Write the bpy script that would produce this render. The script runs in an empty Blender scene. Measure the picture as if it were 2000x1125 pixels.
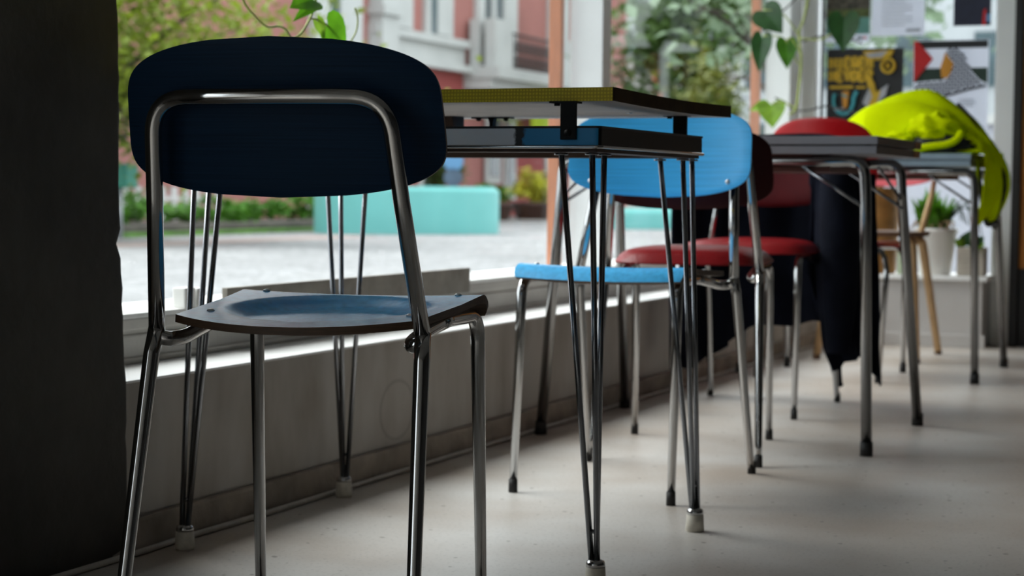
import bpy, bmesh, math, random
from mathutils import Vector, Matrix, Euler, noise

random.seed(7)
PI = math.pi
SC = bpy.context.scene
COL = SC.collection

# ------------------------------------------------------------------ materials
def nodes_of(name):
    m = bpy.data.materials.new(name)
    m.use_nodes = True
    nt = m.node_tree
    b = nt.nodes['Principled BSDF']
    return m, nt, b

def mat(name, col, rough=.5, metal=0.0, var=0.0, scale=8.0, bump=0.0, bscale=60.0, spec=.5, trans=0.0, stretch=None, coat=0.0):
    """plain paint / plastic / metal with a little procedural variation"""
    m, nt, b = nodes_of(name)
    L = nt.links
    c = (*col, 1)
    b.inputs['Base Color'].default_value = c
    b.inputs['Roughness'].default_value = rough
    b.inputs['Metallic'].default_value = metal
    b.inputs['Specular IOR Level'].default_value = spec
    b.inputs['Coat Weight'].default_value = coat
    tc = nt.nodes.new('ShaderNodeTexCoord')
    mp = nt.nodes.new('ShaderNodeMapping')
    L.new(tc.outputs['Object'], mp.inputs['Vector'])
    if stretch:
        mp.inputs['Scale'].default_value = stretch
    if var:
        n = nt.nodes.new('ShaderNodeTexNoise')
        n.inputs['Scale'].default_value = scale
        n.inputs['Detail'].default_value = 4
        L.new(mp.outputs['Vector'], n.inputs['Vector'])
        r = nt.nodes.new('ShaderNodeValToRGB')
        r.color_ramp.elements[0].position = .3
        r.color_ramp.elements[1].position = .7
        r.color_ramp.elements[0].color = tuple(max(0, v * (1 - var)) for v in col) + (1,)
        r.color_ramp.elements[1].color = tuple(min(1, v * (1 + var)) for v in col) + (1,)
        L.new(n.outputs['Fac'], r.inputs['Fac'])
        L.new(r.outputs['Color'], b.inputs['Base Color'])
    if bump:
        n2 = nt.nodes.new('ShaderNodeTexNoise')
        n2.inputs['Scale'].default_value = bscale
        n2.inputs['Detail'].default_value = 5
        L.new(mp.outputs['Vector'], n2.inputs['Vector'])
        bp = nt.nodes.new('ShaderNodeBump')
        bp.inputs['Strength'].default_value = bump
        bp.inputs['Distance'].default_value = .01
        L.new(n2.outputs['Fac'], bp.inputs['Height'])
        L.new(bp.outputs['Normal'], b.inputs['Normal'])
    if trans:
        out = nt.nodes['Material Output']
        t = nt.nodes.new('ShaderNodeBsdfTranslucent')
        src = b.inputs['Base Color']
        if src.is_linked:
            L.new(src.links[0].from_socket, t.inputs['Color'])
        else:
            t.inputs['Color'].default_value = c
        mx = nt.nodes.new('ShaderNodeMixShader')
        mx.inputs['Fac'].default_value = trans
        L.new(b.outputs['BSDF'], mx.inputs[1])
        L.new(t.outputs['BSDF'], mx.inputs[2])
        L.new(mx.outputs['Shader'], out.inputs['Surface'])
    return m

def laminate(name, col, rough=.28):
    """blue laminate with fine horizontal ribs"""
    m, nt, b = nodes_of(name)
    L = nt.links
    tc = nt.nodes.new('ShaderNodeTexCoord')
    mp = nt.nodes.new('ShaderNodeMapping')
    mp.inputs['Scale'].default_value = (6, 6, 420)
    L.new(tc.outputs['Object'], mp.inputs['Vector'])
    n = nt.nodes.new('ShaderNodeTexNoise')
    n.inputs['Scale'].default_value = 1.0
    n.inputs['Detail'].default_value = 3
    L.new(mp.outputs['Vector'], n.inputs['Vector'])
    r = nt.nodes.new('ShaderNodeValToRGB')
    r.color_ramp.elements[0].position = .3
    r.color_ramp.elements[1].position = .7
    r.color_ramp.elements[0].color = tuple(v * .8 for v in col) + (1,)
    r.color_ramp.elements[1].color = tuple(min(1, v * 1.15) for v in col) + (1,)
    L.new(n.outputs['Fac'], r.inputs['Fac'])
    L.new(r.outputs['Color'], b.inputs['Base Color'])
    bp = nt.nodes.new('ShaderNodeBump')
    bp.inputs['Strength'].default_value = .12
    bp.inputs['Distance'].default_value = .002
    L.new(n.outputs['Fac'], bp.inputs['Height'])
    L.new(bp.outputs['Normal'], b.inputs['Normal'])
    b.inputs['Roughness'].default_value = rough
    b.inputs['Specular IOR Level'].default_value = .4
    return m

def seat_laminate(name, col, worn):
    m, nt, b = nodes_of(name)
    L = nt.links
    tc = nt.nodes.new('ShaderNodeTexCoord')
    n = nt.nodes.new('ShaderNodeTexNoise')
    n.inputs['Scale'].default_value = 90
    n.inputs['Detail'].default_value = 4
    L.new(tc.outputs['Object'], n.inputs['Vector'])
    r = nt.nodes.new('ShaderNodeValToRGB')
    r.color_ramp.elements[0].position = .3
    r.color_ramp.elements[1].position = .7
    r.color_ramp.elements[0].color = tuple(v * .8 for v in col) + (1,)
    r.color_ramp.elements[1].color = tuple(min(1, v * 1.15) for v in col) + (1,)
    L.new(n.outputs['Fac'], r.inputs['Fac'])
    # worn lilac scuffs around the dished rim
    n3 = nt.nodes.new('ShaderNodeTexNoise')
    n3.inputs['Scale'].default_value = 9
    n3.inputs['Detail'].default_value = 6
    L.new(tc.outputs['Object'], n3.inputs['Vector'])
    sp = nt.nodes.new('ShaderNodeVectorMath'); sp.operation = 'MULTIPLY'
    sp.inputs[1].default_value = (6.6, 6.6, 0)
    L.new(tc.outputs['Object'], sp.inputs[0])
    ln = nt.nodes.new('ShaderNodeVectorMath'); ln.operation = 'LENGTH'
    L.new(sp.outputs['Vector'], ln.inputs[0])
    mr = nt.nodes.new('ShaderNodeMapRange')
    mr.inputs['From Min'].default_value = .75
    mr.inputs['From Max'].default_value = 1.05
    L.new(ln.outputs['Value'], mr.inputs['Value'])
    sy = nt.nodes.new('ShaderNodeSeparateXYZ'); L.new(tc.outputs['Object'], sy.inputs[0])
    fy = nt.nodes.new('ShaderNodeMapRange')
    fy.inputs['From Min'].default_value = .10; fy.inputs['From Max'].default_value = .17
    fy.inputs['To Min'].default_value = 1; fy.inputs['To Max'].default_value = .12
    L.new(sy.outputs['Y'], fy.inputs['Value'])
    nn = nt.nodes.new('ShaderNodeMapRange')
    nn.inputs['From Min'].default_value = .38; nn.inputs['From Max'].default_value = .68
    nn.inputs['To Max'].default_value = .75
    L.new(n3.outputs['Fac'], nn.inputs['Value'])
    m0 = nt.nodes.new('ShaderNodeMath'); m0.operation = 'MULTIPLY'
    L.new(fy.outputs['Result'], m0.inputs[0]); L.new(nn.outputs['Result'], m0.inputs[1])
    mu = nt.nodes.new('ShaderNodeMath'); mu.operation = 'MULTIPLY'
    L.new(mr.outputs['Result'], mu.inputs[0]); L.new(m0.outputs['Value'], mu.inputs[1])
    mx = nt.nodes.new('ShaderNodeMix'); mx.data_type = 'RGBA'
    L.new(mu.outputs['Value'], mx.inputs['Factor'])
    L.new(r.outputs['Color'], mx.inputs[6])
    mx.inputs[7].default_value = (*worn, 1)
    L.new(mx.outputs[2], b.inputs['Base Color'])
    b.inputs['Roughness'].default_value = .26
    b.inputs['Specular IOR Level'].default_value = .32
    bp = nt.nodes.new('ShaderNodeBump')
    bp.inputs['Strength'].default_value = .08
    bp.inputs['Distance'].default_value = .002
    L.new(n.outputs['Fac'], bp.inputs['Height'])
    L.new(bp.outputs['Normal'], b.inputs['Normal'])
    return m

def floor_mat():
    m, nt, b = nodes_of('speckled_floor')
    L = nt.links
    tc = nt.nodes.new('ShaderNodeTexCoord')
    n = nt.nodes.new('ShaderNodeTexNoise'); n.inputs['Scale'].default_value = 2.2; n.inputs['Detail'].default_value = 6
    L.new(tc.outputs['Object'], n.inputs['Vector'])
    r = nt.nodes.new('ShaderNodeValToRGB')
    r.color_ramp.elements[0].position = .32; r.color_ramp.elements[1].position = .68
    r.color_ramp.elements[0].color = (.42, .355, .30, 1); r.color_ramp.elements[1].color = (.59, .57, .545, 1)
    L.new(n.outputs['Fac'], r.inputs['Fac'])
    v = nt.nodes.new('ShaderNodeTexVoronoi'); v.inputs['Scale'].default_value = 22; v.inputs['Randomness'].default_value = 1
    L.new(tc.outputs['Object'], v.inputs['Vector'])
    nn = nt.nodes.new('ShaderNodeTexNoise'); nn.inputs['Scale'].default_value = 30; nn.inputs['Detail'].default_value = 2
    L.new(tc.outputs['Object'], nn.inputs['Vector'])
    mm = nt.nodes.new('ShaderNodeMath'); mm.operation = 'MULTIPLY'
    L.new(v.outputs['Distance'], mm.inputs[0]); L.new(nn.outputs['Fac'], mm.inputs[1])
    lt = nt.nodes.new('ShaderNodeMapRange')
    lt.inputs['From Min'].default_value = .032; lt.inputs['From Max'].default_value = .048
    lt.inputs['To Min'].default_value = .75; lt.inputs['To Max'].default_value = 0
    L.new(mm.outputs['Value'], lt.inputs['Value'])
    mx = nt.nodes.new('ShaderNodeMix'); mx.data_type = 'RGBA'
    L.new(lt.outputs['Result'], mx.inputs['Factor'])
    L.new(r.outputs['Color'], mx.inputs[6]); mx.inputs[7].default_value = (.10, .07, .05, 1)
    n5 = nt.nodes.new('ShaderNodeTexNoise'); n5.inputs['Scale'].default_value = 140; n5.inputs['Detail'].default_value = 3
    L.new(tc.outputs['Object'], n5.inputs['Vector'])
    m5 = nt.nodes.new('ShaderNodeMapRange'); m5.inputs['From Min'].default_value = .25; m5.inputs['From Max'].default_value = .45
    m5.inputs['To Min'].default_value = .7; m5.inputs['To Max'].default_value = 1
    L.new(n5.outputs['Fac'], m5.inputs['Value'])
    m6 = nt.nodes.new('ShaderNodeMix'); m6.data_type = 'RGBA'; m6.blend_type = 'MULTIPLY'; m6.inputs['Factor'].default_value = 1
    L.new(mx.outputs[2], m6.inputs[6]); L.new(m5.outputs['Result'], m6.inputs[7])
    L.new(m6.outputs[2], b.inputs['Base Color'])
    b.inputs['Roughness'].default_value = .42
    return m

def wall_mat():
    """old white paint, scuffed and dirty, with a round stain left on it"""
    m, nt, b = nodes_of('scuffed_wall_paint')
    L = nt.links
    tc = nt.nodes.new('ShaderNodeTexCoord')
    mp = nt.nodes.new('ShaderNodeMapping'); mp.inputs['Scale'].default_value = (3, 3, 1.2)
    L.new(tc.outputs['Object'], mp.inputs['Vector'])
    n = nt.nodes.new('ShaderNodeTexNoise'); n.inputs['Scale'].default_value = 3; n.inputs['Detail'].default_value = 8
    L.new(mp.outputs['Vector'], n.inputs['Vector'])
    r = nt.nodes.new('ShaderNodeValToRGB')
    r.color_ramp.elements[0].position = .3; r.color_ramp.elements[1].position = .62
    r.color_ramp.elements[0].color = (.34, .30, .25, 1); r.color_ramp.elements[1].color = (.50, .47, .43, 1)
    L.new(n.outputs['Fac'], r.inputs['Fac'])
    # ring stain centred on the wall face
    sub = nt.nodes.new('ShaderNodeVectorMath'); sub.operation = 'SUBTRACT'
    sub.inputs[1].default_value = (-1.745, 3.455, .132)
    L.new(tc.outputs['Object'], sub.inputs[0])
    scl = nt.nodes.new('ShaderNodeVectorMath'); scl.operation = 'MULTIPLY'; scl.inputs[1].default_value = (0, .80, 1)
    L.new(sub.outputs['Vector'], scl.inputs[0])
    ln = nt.nodes.new('ShaderNodeVectorMath'); ln.operation = 'LENGTH'
    L.new(scl.outputs['Vector'], ln.inputs[0])
    a = nt.nodes.new('ShaderNodeMath'); a.operation = 'SUBTRACT'; a.inputs[1].default_value = .062
    L.new(ln.outputs['Value'], a.inputs[0])
    ab = nt.nodes.new('ShaderNodeMath'); ab.operation = 'ABSOLUTE'
    L.new(a.outputs['Value'], ab.inputs[0])
    mr = nt.nodes.new('ShaderNodeMapRange')
    mr.inputs['From Min'].default_value = .001; mr.inputs['From Max'].default_value = .006
    mr.inputs['To Min'].default_value = .32; mr.inputs['To Max'].default_value = 0
    L.new(ab.outputs['Value'], mr.inputs['Value'])
    mx = nt.nodes.new('ShaderNodeMix'); mx.data_type = 'RGBA'
    L.new(mr.outputs['Result'], mx.inputs['Factor']); L.new(r.outputs['Color'], mx.inputs[6])
    mx.inputs[7].default_value = (.14, .11, .085, 1)
    L.new(mx.outputs[2], b.inputs['Base Color'])
    b.inputs['Roughness'].default_value = .55
    bp = nt.nodes.new('ShaderNodeBump'); bp.inputs['Strength'].default_value = .25; bp.inputs['Distance'].default_value = .004
    L.new(n.outputs['Fac'], bp.inputs['Height']); L.new(bp.outputs['Normal'], b.inputs['Normal'])
    return m

def brick_like(name, c1, c2, mortar, scale, rough=.8, bump=.4):
    m, nt, b = nodes_of(name)
    L = nt.links
    tc = nt.nodes.new('ShaderNodeTexCoord')
    v = nt.nodes.new('ShaderNodeTexVoronoi'); v.inputs['Scale'].default_value = scale
    L.new(tc.outputs['Object'], v.inputs['Vector'])
    r = nt.nodes.new('ShaderNodeValToRGB')
    r.color_ramp.elements[0].color = (*c1, 1); r.color_ramp.elements[1].color = (*c2, 1)
    L.new(v.outputs['Color'], r.inputs['Fac'])
    v2 = nt.nodes.new('ShaderNodeTexVoronoi'); v2.feature = 'DISTANCE_TO_EDGE'; v2.inputs['Scale'].default_value = scale
    L.new(tc.outputs['Object'], v2.inputs['Vector'])
    mr = nt.nodes.new('ShaderNodeMapRange'); mr.inputs['From Min'].default_value = .02; mr.inputs['From Max'].default_value = .09
    L.new(v2.outputs['Distance'], mr.inputs['Value'])
    mx = nt.nodes.new('ShaderNodeMix'); mx.data_type = 'RGBA'
    L.new(mr.outputs['Result'], mx.inputs['Factor'])
    mx.inputs[6].default_value = (*mortar, 1); L.new(r.outputs['Color'], mx.inputs[7])
    n = nt.nodes.new('ShaderNodeTexNoise'); n.inputs['Scale'].default_value = .35; n.inputs['Detail'].default_value = 4
    L.new(tc.outputs['Object'], n.inputs['Vector'])
    mr2 = nt.nodes.new('ShaderNodeMapRange'); mr2.inputs['From Min'].default_value = .35; mr2.inputs['From Max'].default_value = .65
    mr2.inputs['To Min'].default_value = .78; mr2.inputs['To Max'].default_value = 1.1
    L.new(n.outputs['Fac'], mr2.inputs['Value'])
    m2 = nt.nodes.new('ShaderNodeMix'); m2.data_type = 'RGBA'; m2.blend_type = 'MULTIPLY'; m2.inputs['Factor'].default_value = 1
    L.new(mx.outputs[2], m2.inputs[6]); L.new(mr2.outputs['Result'], m2.inputs[7])
    L.new(m2.outputs[2], b.inputs['Base Color'])
    b.inputs['Roughness'].default_value = rough
    bp = nt.nodes.new('ShaderNodeBump'); bp.inputs['Strength'].default_value = bump; bp.inputs['Distance'].default_value = .02
    L.new(mr.outputs['Result'], bp.inputs['Height']); L.new(bp.outputs['Normal'], b.inputs['Normal'])
    return m

def glass_mat():
    m = bpy.data.materials.new('window_glass'); m.use_nodes = True
    nt = m.node_tree; nt.nodes.clear(); L = nt.links
    out = nt.nodes.new('ShaderNodeOutputMaterial')
    t = nt.nodes.new('ShaderNodeBsdfTransparent'); t.inputs['Color'].default_value = (.96, .98, .975, 1)
    g = nt.nodes.new('ShaderNodeBsdfGlossy'); g.inputs['Roughness'].default_value = .02
    lw = nt.nodes.new('ShaderNodeLayerWeight'); lw.inputs['Blend'].default_value = .5
    p5 = nt.nodes.new('ShaderNodeMath'); p5.operation = 'POWER'; p5.inputs[1].default_value = 5
    L.new(lw.outputs['Facing'], p5.inputs[0])
    f = nt.nodes.new('ShaderNodeMapRange'); f.inputs['To Min'].default_value = .012; f.inputs['To Max'].default_value = .28
    L.new(p5.outputs['Value'], f.inputs['Value'])
    mx = nt.nodes.new('ShaderNodeMixShader')
    L.new(f.outputs['Result'], mx.inputs['Fac']); L.new(t.outputs['BSDF'], mx.inputs[1]); L.new(g.outputs['BSDF'], mx.inputs[2])
    L.new(mx.outputs['Shader'], out.inputs['Surface'])
    return m

def weave_mat(name, c1, c2, sc=380.0, rough=.5):
    """printed cloth-pattern laminate: fine crossing threads"""
    m, nt, b = nodes_of(name); L = nt.links
    tc = nt.nodes.new('ShaderNodeTexCoord')
    outs = []
    for ax in ('X', 'Z'):
        w = nt.nodes.new('ShaderNodeTexWave'); w.wave_type = 'BANDS'; w.bands_direction = ax
        w.inputs['Scale'].default_value = sc / 6.28 * 1.0; w.inputs['Distortion'].default_value = 1.2
        w.inputs['Detail'].default_value = 2; w.inputs['Detail Scale'].default_value = 3
        L.new(tc.outputs['Object'], w.inputs['Vector']); outs.append(w.outputs['Fac'])
    mu = nt.nodes.new('ShaderNodeMath'); mu.operation = 'MULTIPLY'
    L.new(outs[0], mu.inputs[0]); L.new(outs[1], mu.inputs[1])
    r = nt.nodes.new('ShaderNodeValToRGB'); r.color_ramp.elements[1].position = .7
    r.color_ramp.elements[0].color = (*c1, 1); r.color_ramp.elements[1].color = (*c2, 1)
    L.new(mu.outputs['Value'], r.inputs['Fac']); L.new(r.outputs['Color'], b.inputs['Base Color'])
    b.inputs['Roughness'].default_value = rough
    return m

def chrome_mat(name, col, rough):
    m, nt, b = nodes_of(name); L = nt.links
    b.inputs['Metallic'].default_value = 1; b.inputs['Base Color'].default_value = (*col, 1)
    tc = nt.nodes.new('ShaderNodeTexCoord'); n = nt.nodes.new('ShaderNodeTexNoise')
    n.inputs['Scale'].default_value = 35; n.inputs['Detail'].default_value = 6
    L.new(tc.outputs['Object'], n.inputs['Vector'])
    mr = nt.nodes.new('ShaderNodeMapRange'); mr.inputs['From Min'].default_value = .3; mr.inputs['From Max'].default_value = .75
    mr.inputs['To Min'].default_value = rough * .85; mr.inputs['To Max'].default_value = rough * 1.3
    L.new(n.outputs['Fac'], mr.inputs['Value']); L.new(mr.outputs['Result'], b.inputs['Roughness'])
    return m

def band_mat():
    """metal edge band of the table shelf: grey, reflection of the blue chair painted in at the right end, dark ragged border between"""
    m, nt, b = nodes_of('band_painted_reflection'); L = nt.links
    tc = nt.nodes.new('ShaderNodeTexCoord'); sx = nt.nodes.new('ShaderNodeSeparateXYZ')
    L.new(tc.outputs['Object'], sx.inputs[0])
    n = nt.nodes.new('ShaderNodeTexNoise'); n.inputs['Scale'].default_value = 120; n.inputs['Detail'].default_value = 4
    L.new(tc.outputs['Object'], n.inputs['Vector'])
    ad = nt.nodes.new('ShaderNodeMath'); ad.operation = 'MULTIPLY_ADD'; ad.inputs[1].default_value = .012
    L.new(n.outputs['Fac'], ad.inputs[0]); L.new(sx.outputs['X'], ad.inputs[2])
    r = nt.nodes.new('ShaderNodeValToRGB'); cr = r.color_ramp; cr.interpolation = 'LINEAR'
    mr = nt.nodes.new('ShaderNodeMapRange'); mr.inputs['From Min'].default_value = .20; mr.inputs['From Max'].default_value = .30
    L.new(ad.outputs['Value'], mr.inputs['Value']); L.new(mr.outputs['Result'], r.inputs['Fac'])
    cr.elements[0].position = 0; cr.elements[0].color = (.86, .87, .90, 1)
    cr.elements[1].position = 1; cr.elements[1].color = (.03, .30, .60, 1)  # blue of the chair reflection, held in the base colour
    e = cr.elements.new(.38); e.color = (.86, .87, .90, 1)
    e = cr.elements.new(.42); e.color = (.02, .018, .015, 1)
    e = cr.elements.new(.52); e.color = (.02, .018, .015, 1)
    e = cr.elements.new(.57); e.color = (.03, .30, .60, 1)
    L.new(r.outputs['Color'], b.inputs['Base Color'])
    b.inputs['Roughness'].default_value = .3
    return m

M = {}
M['floor'] = floor_mat()
M['wall'] = wall_mat()
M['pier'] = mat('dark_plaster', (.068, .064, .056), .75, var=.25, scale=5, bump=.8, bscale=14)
M['ceil'] = mat('ceiling_paint', (.30, .295, .285), .8, var=.08, scale=2, bump=.1, bscale=30)
M['darkwall'] = mat('charcoal_room_wall', (.05, .047, .045), .8, var=.1, scale=2, bump=.1, bscale=30)
M['brightwall'] = mat('white_back_wall', (.86, .85, .82), .8, var=.04, scale=2, bump=.1, bscale=30)
M['roomwall'] = mat('back_wall_paint', (.62, .60, .57), .8, var=.1, scale=2, bump=.15, bscale=30)
M['sill'] = mat('sill_white_paint', (.92, .92, .91), .35, var=.05, scale=6, bump=.15, bscale=40)
M['trimgrey'] = mat('frame_grey_paint', (.50, .48, .44), .5, var=.12, scale=7, bump=.25, bscale=25)
M['lip'] = mat('frame_lip_paint', (.74, .74, .72), .45, var=.10, scale=12, bump=.2, bscale=40)
M['plank'] = mat('grey_plank_paint', (.27, .245, .21), .6, var=.25, scale=14, bump=.3, bscale=40)
M['post'] = mat('window_post_paint', (.80, .82, .82), .4, var=.04, scale=5, bump=.1, bscale=30)
M['benchwhite'] = mat('parapet_paint', (.56, .54, .525), .45, var=.06, scale=5, bump=.15, bscale=25)
M['skirt'] = mat('skirting_plaster', (.33, .28, .23), .7, var=.35, scale=10, bump=.7, bscale=22)
M['orange'] = mat('orange_brown_wood', (.45, .16, .07), .5, var=.2, scale=6, stretch=(8, 8, 1))
M['doorwood'] = mat('varnished_door_wood', (.60, .22, .03), .4, var=.25, scale=5, stretch=(8, 8, 1))
M['black'] = mat('black_paint', (.008, .008, .009), .5, var=.1, scale=8)
M['rubber'] = mat('black_rubber', (.012, .012, .012), .65, var=.2, scale=40)
M['wrubber'] = mat('white_rubber', (.62, .58, .50), .6, var=.15, scale=60)
M['chrome'] = chrome_mat('worn_chrome', (.50, .50, .50), .10)
M['steel'] = chrome_mat('dark_steel_rod', (.26, .27, .29), .16)
M['grey_steel'] = chrome_mat('grey_steel_tube', (.30, .30, .30), .15)
M['rivetmetal'] = mat('bright_rivet', (.75, .75, .75), .4, metal=.4)
M['blue'] = laminate('blue_rib_laminate', (.06, .46, .92))
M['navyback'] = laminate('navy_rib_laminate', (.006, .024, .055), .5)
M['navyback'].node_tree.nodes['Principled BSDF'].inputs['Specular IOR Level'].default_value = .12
M['blueseat'] = seat_laminate('blue_seat_laminate', (.07, .48, .94), (.28, .44, .86))
M['ply'] = mat('dark_plywood_edge', (.075, .042, .022), .55, var=.35, scale=30, stretch=(1, 1, 12))
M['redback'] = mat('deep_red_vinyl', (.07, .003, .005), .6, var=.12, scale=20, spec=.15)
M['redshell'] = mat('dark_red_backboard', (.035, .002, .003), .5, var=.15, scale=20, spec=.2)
M['red'] = mat('red_vinyl', (.24, .006, .009), .38, var=.12, scale=20, bump=.15, bscale=150, spec=.28)
M['redplastic'] = mat('red_plastic', (.48, .004, .008), .3, var=.06, scale=10)
M['pink'] = mat('coral_paint', (.85, .14, .17), .45, var=.08, scale=10)
M['beech'] = mat('beech_wood', (.62, .40, .20), .45, var=.15, scale=10, stretch=(6, 6, 1))
M['woodcap'] = mat('brown_bare_wood_edge', (.30, .13, .05), .6, var=.25, scale=30)
M['brownwood'] = mat('brown_wood', (.13, .06, .028), .5, var=.3, scale=12, stretch=(1, 8, 8))
M['yellow'] = weave_mat('yellow_cloth_laminate', (.62, .45, .003), (.92, .74, .02))
M['yellowtop'] = mat('yellow_laminate', (.62, .47, .03), .3, var=.06, scale=10)
M['yelside'] = mat('brown_worn_edge', (.045, .026, .008), .7, var=.3, scale=25, spec=.15)
M['under'] = mat('pale_board_underside', (.62, .58, .56), .6, var=.12, scale=9, bump=.1)
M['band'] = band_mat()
M['dkbrown'] = mat('dark_brown_board', (.055, .025, .012), .6, var=.3, scale=10)
M['bracket'] = mat('black_iron_bracket', (.012, .011, .010), .5, metal=.1, spec=.2, var=.2, scale=30)
M['greylam'] = mat('grey_laminate', (.30, .30, .33), .4, var=.06, scale=30)
M['greyside'] = mat('charcoal_edge', (.055, .055, .058), .5, var=.2, scale=20)
M['bluegrey'] = mat('blue_grey_laminate', (.32, .42, .50), .4, var=.06, scale=30)
M['maroon'] = mat('maroon_underside', (.10, .03, .02), .5, var=.2, scale=12)
M['lime'] = mat('fluorescent_yellow_fabric', (.84, .97, .0), .9, var=.03, scale=30, bump=.15, bscale=200, trans=.28, spec=.05)
M['limesheer'] = mat('fluorescent_yellow_lining', (.42, .55, .02), .8, var=.1, scale=20, trans=.3)
M['piping'] = mat('dark_piping', (.02, .022, .02), .7, var=.2, scale=30)
M['coat'] = mat('navy_black_cloth', (.006, .0075, .014), .95, var=.3, scale=12, bump=.3, bscale=120, spec=.1)
M['leaf'] = mat('vine_leaf_green', (.09, .26, .010), .35, var=.25, scale=30, trans=.5)
M['leafdark'] = mat('dark_leaf_green', (.018, .070, .014), .4, var=.25, scale=30, trans=.15)
M['leafmid'] = mat('mid_leaf_green', (.05, .16, .012), .4, var=.25, scale=30, trans=.3)
M['leaflime'] = mat('lime_leaf_green', (.20, .36, .03), .4, var=.25, scale=30, trans=.45)
M['stem'] = mat('green_stem', (.30, .36, .08), .5, var=.3, scale=40)
M['wire'] = mat('dark_wire', (.06, .06, .06), .5, metal=.6)
M['whitepot'] = mat('white_glazed_pot', (.80, .78, .74), .3, var=.05, scale=8)
M['soil'] = mat('potting_soil', (.04, .025, .015), .9, var=.4, scale=60, bump=.6)
M['basket'] = mat('brown_paper_weave', (.30, .145, .035), .7, var=.35, scale=14, bump=.5, bscale=40)
M['beige'] = mat('beige_clay', (.50, .45, .38), .6, var=.15, scale=18)
M['twig'] = mat('dry_twig', (.35, .24, .13), .7, var=.3, scale=30)
M['paper'] = mat('white_paper', (.80, .82, .88), .6, var=.03, scale=6, trans=.45)
M['ink'] = mat('black_ink', (.012, .013, .016), .6, var=.2, scale=30)
M['inkgrey'] = mat('grey_ink', (.38, .40, .45), .6, var=.1, scale=30)
M['inkpale'] = mat('pale_grey_ink', (.58, .60, .66), .6, var=.1, scale=30, trans=.3)
M['navy'] = mat('navy_ink', (.012, .016, .04), .6, var=.2, scale=30)
M['pred'] = mat('red_ink', (.65, .01, .012), .5, var=.08, scale=20, trans=.15)
M['pgreen'] = mat('dark_green_ink', (.008, .03, .018), .6, var=.1, scale=20)
M['pyellow'] = mat('yellow_ink', (.75, .48, .02), .5, var=.2, scale=30, trans=.2)
M['porange'] = mat('orange_ink', (.75, .33, .03), .5, var=.1, scale=30, trans=.2)
M['pteal'] = mat('teal_ink', (.06, .42, .50), .5, var=.1, scale=30, trans=.2)
M['pmint'] = mat('mint_ink', (.16, .42, .36), .5, var=.1, scale=30, trans=.25)
M['pgrass'] = mat('photo_green_ink', (.10, .13, .03), .6, var=.5, scale=40, trans=.1)
M['pphoto'] = mat('photo_dark_ink', (.08, .07, .05), .6, var=.8, scale=50, trans=.1)
M['pgrey'] = mat('dark_grey_ink', (.09, .09, .10), .6, var=.3, scale=30, trans=.1)
M['glass'] = glass_mat()
M['cable'] = mat('white_cable_sheath', (.50, .47, .42), .5, var=.15, scale=30)
M['whiteplastic'] = mat('white_plastic', (.82, .82, .80), .4, var=.03, scale=10)
# outside
M['cobble'] = brick_like('grey_cobbles', (.205, .205, .21), (.30, .30, .305), (.15, .15, .15), 7)
M['cobbledark'] = mat('dark_asphalt_band', (0.195, 0.1885, 0.182), .85, var=.2, scale=2)
M['redpave'] = mat('reddish_paving_band', (0.299, 0.234, 0.2145), .85, var=.2, scale=3)
M['mint'] = mat('mint_concrete', (.13, .42, .40), .5, var=.06, scale=2, bump=.1)
M['pinkwall'] = mat('pink_render', (0.312, 0.1235, 0.1073), .8, var=.12, scale=.8, bump=.2, bscale=8)
M['redwall'] = mat('red_render', (0.273, 0.052, 0.0488), .8, var=.15, scale=.8)
M['stucco'] = mat('white_stucco', (0.442, 0.4485, 0.4355), .7, var=.06, scale=1.5)
M['paneblue'] = mat('dark_window_pane', (0.052, 0.0845, 0.0975), .15, var=.3, scale=.8)
M['iron'] = mat('black_ironwork', (0.013, 0.013, 0.0143), .5, var=.1, scale=5)
M['grass'] = mat('bright_grass', (0.065, 0.169, 0.013), .8, var=.4, scale=3)
M['hedgeleaf'] = mat('hedge_leaf', (0.065, 0.195, 0.0097), .6, var=.5, scale=2.5, trans=.25)
M['treeleaf'] = mat('olive_leaf', (.15, .20, .010), .6, var=.45, scale=1.5, trans=.35)
M['treeleafdark'] = mat('deep_green_leaf', (0.0585, 0.1105, 0.0195), .6, var=.5, scale=1.5, trans=.25)
M['treepale'] = mat('pale_green_leaf', (0.195, 0.273, 0.169), .6, var=.4, scale=1.2, trans=.3)
M['bark'] = mat('dark_bark', (0.0325, 0.0228, 0.0163), .9, var=.4, scale=8, bump=.6)
M['kerb'] = mat('dark_stone_kerb', (0.078, 0.065, 0.0553), .85, var=.3, scale=4)
M['greenbox'] = mat('green_sheet_metal', (0.0065, 0.182, 0.117), .5, var=.1, scale=4)
M['galv'] = mat('galvanised_pole', (0.3575, 0.3705, 0.39), .45, metal=.4, var=.1, scale=5)
M['signblue'] = mat('sign_blue', (0.104, 0.26, 0.455), .45, var=.15, scale=3)
M['signdark'] = mat('sign_slate', (0.065, 0.104, 0.156), .5, var=.2, scale=6)
M['terracotta'] = mat('dark_flower_pot', (0.0455, 0.0228, 0.0195), .7, var=.2, scale=6)
M['limecloth'] = mat('lime_awning_cloth', (0.403, 0.533, 0.013), .8, var=.05, scale=3, trans=.3)
M['house'] = mat('pale_far_render', (0.39, 0.416, 0.429), .8, var=.1, scale=.5)
M['palewall'] = mat('lilac_white_render', (0.364, 0.3705, 0.416), .8, var=.05, scale=.6)
M['whiterail'] = mat('white_fence_paint', (0.4875, 0.468, 0.455), .6, var=.1, scale=2)

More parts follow.
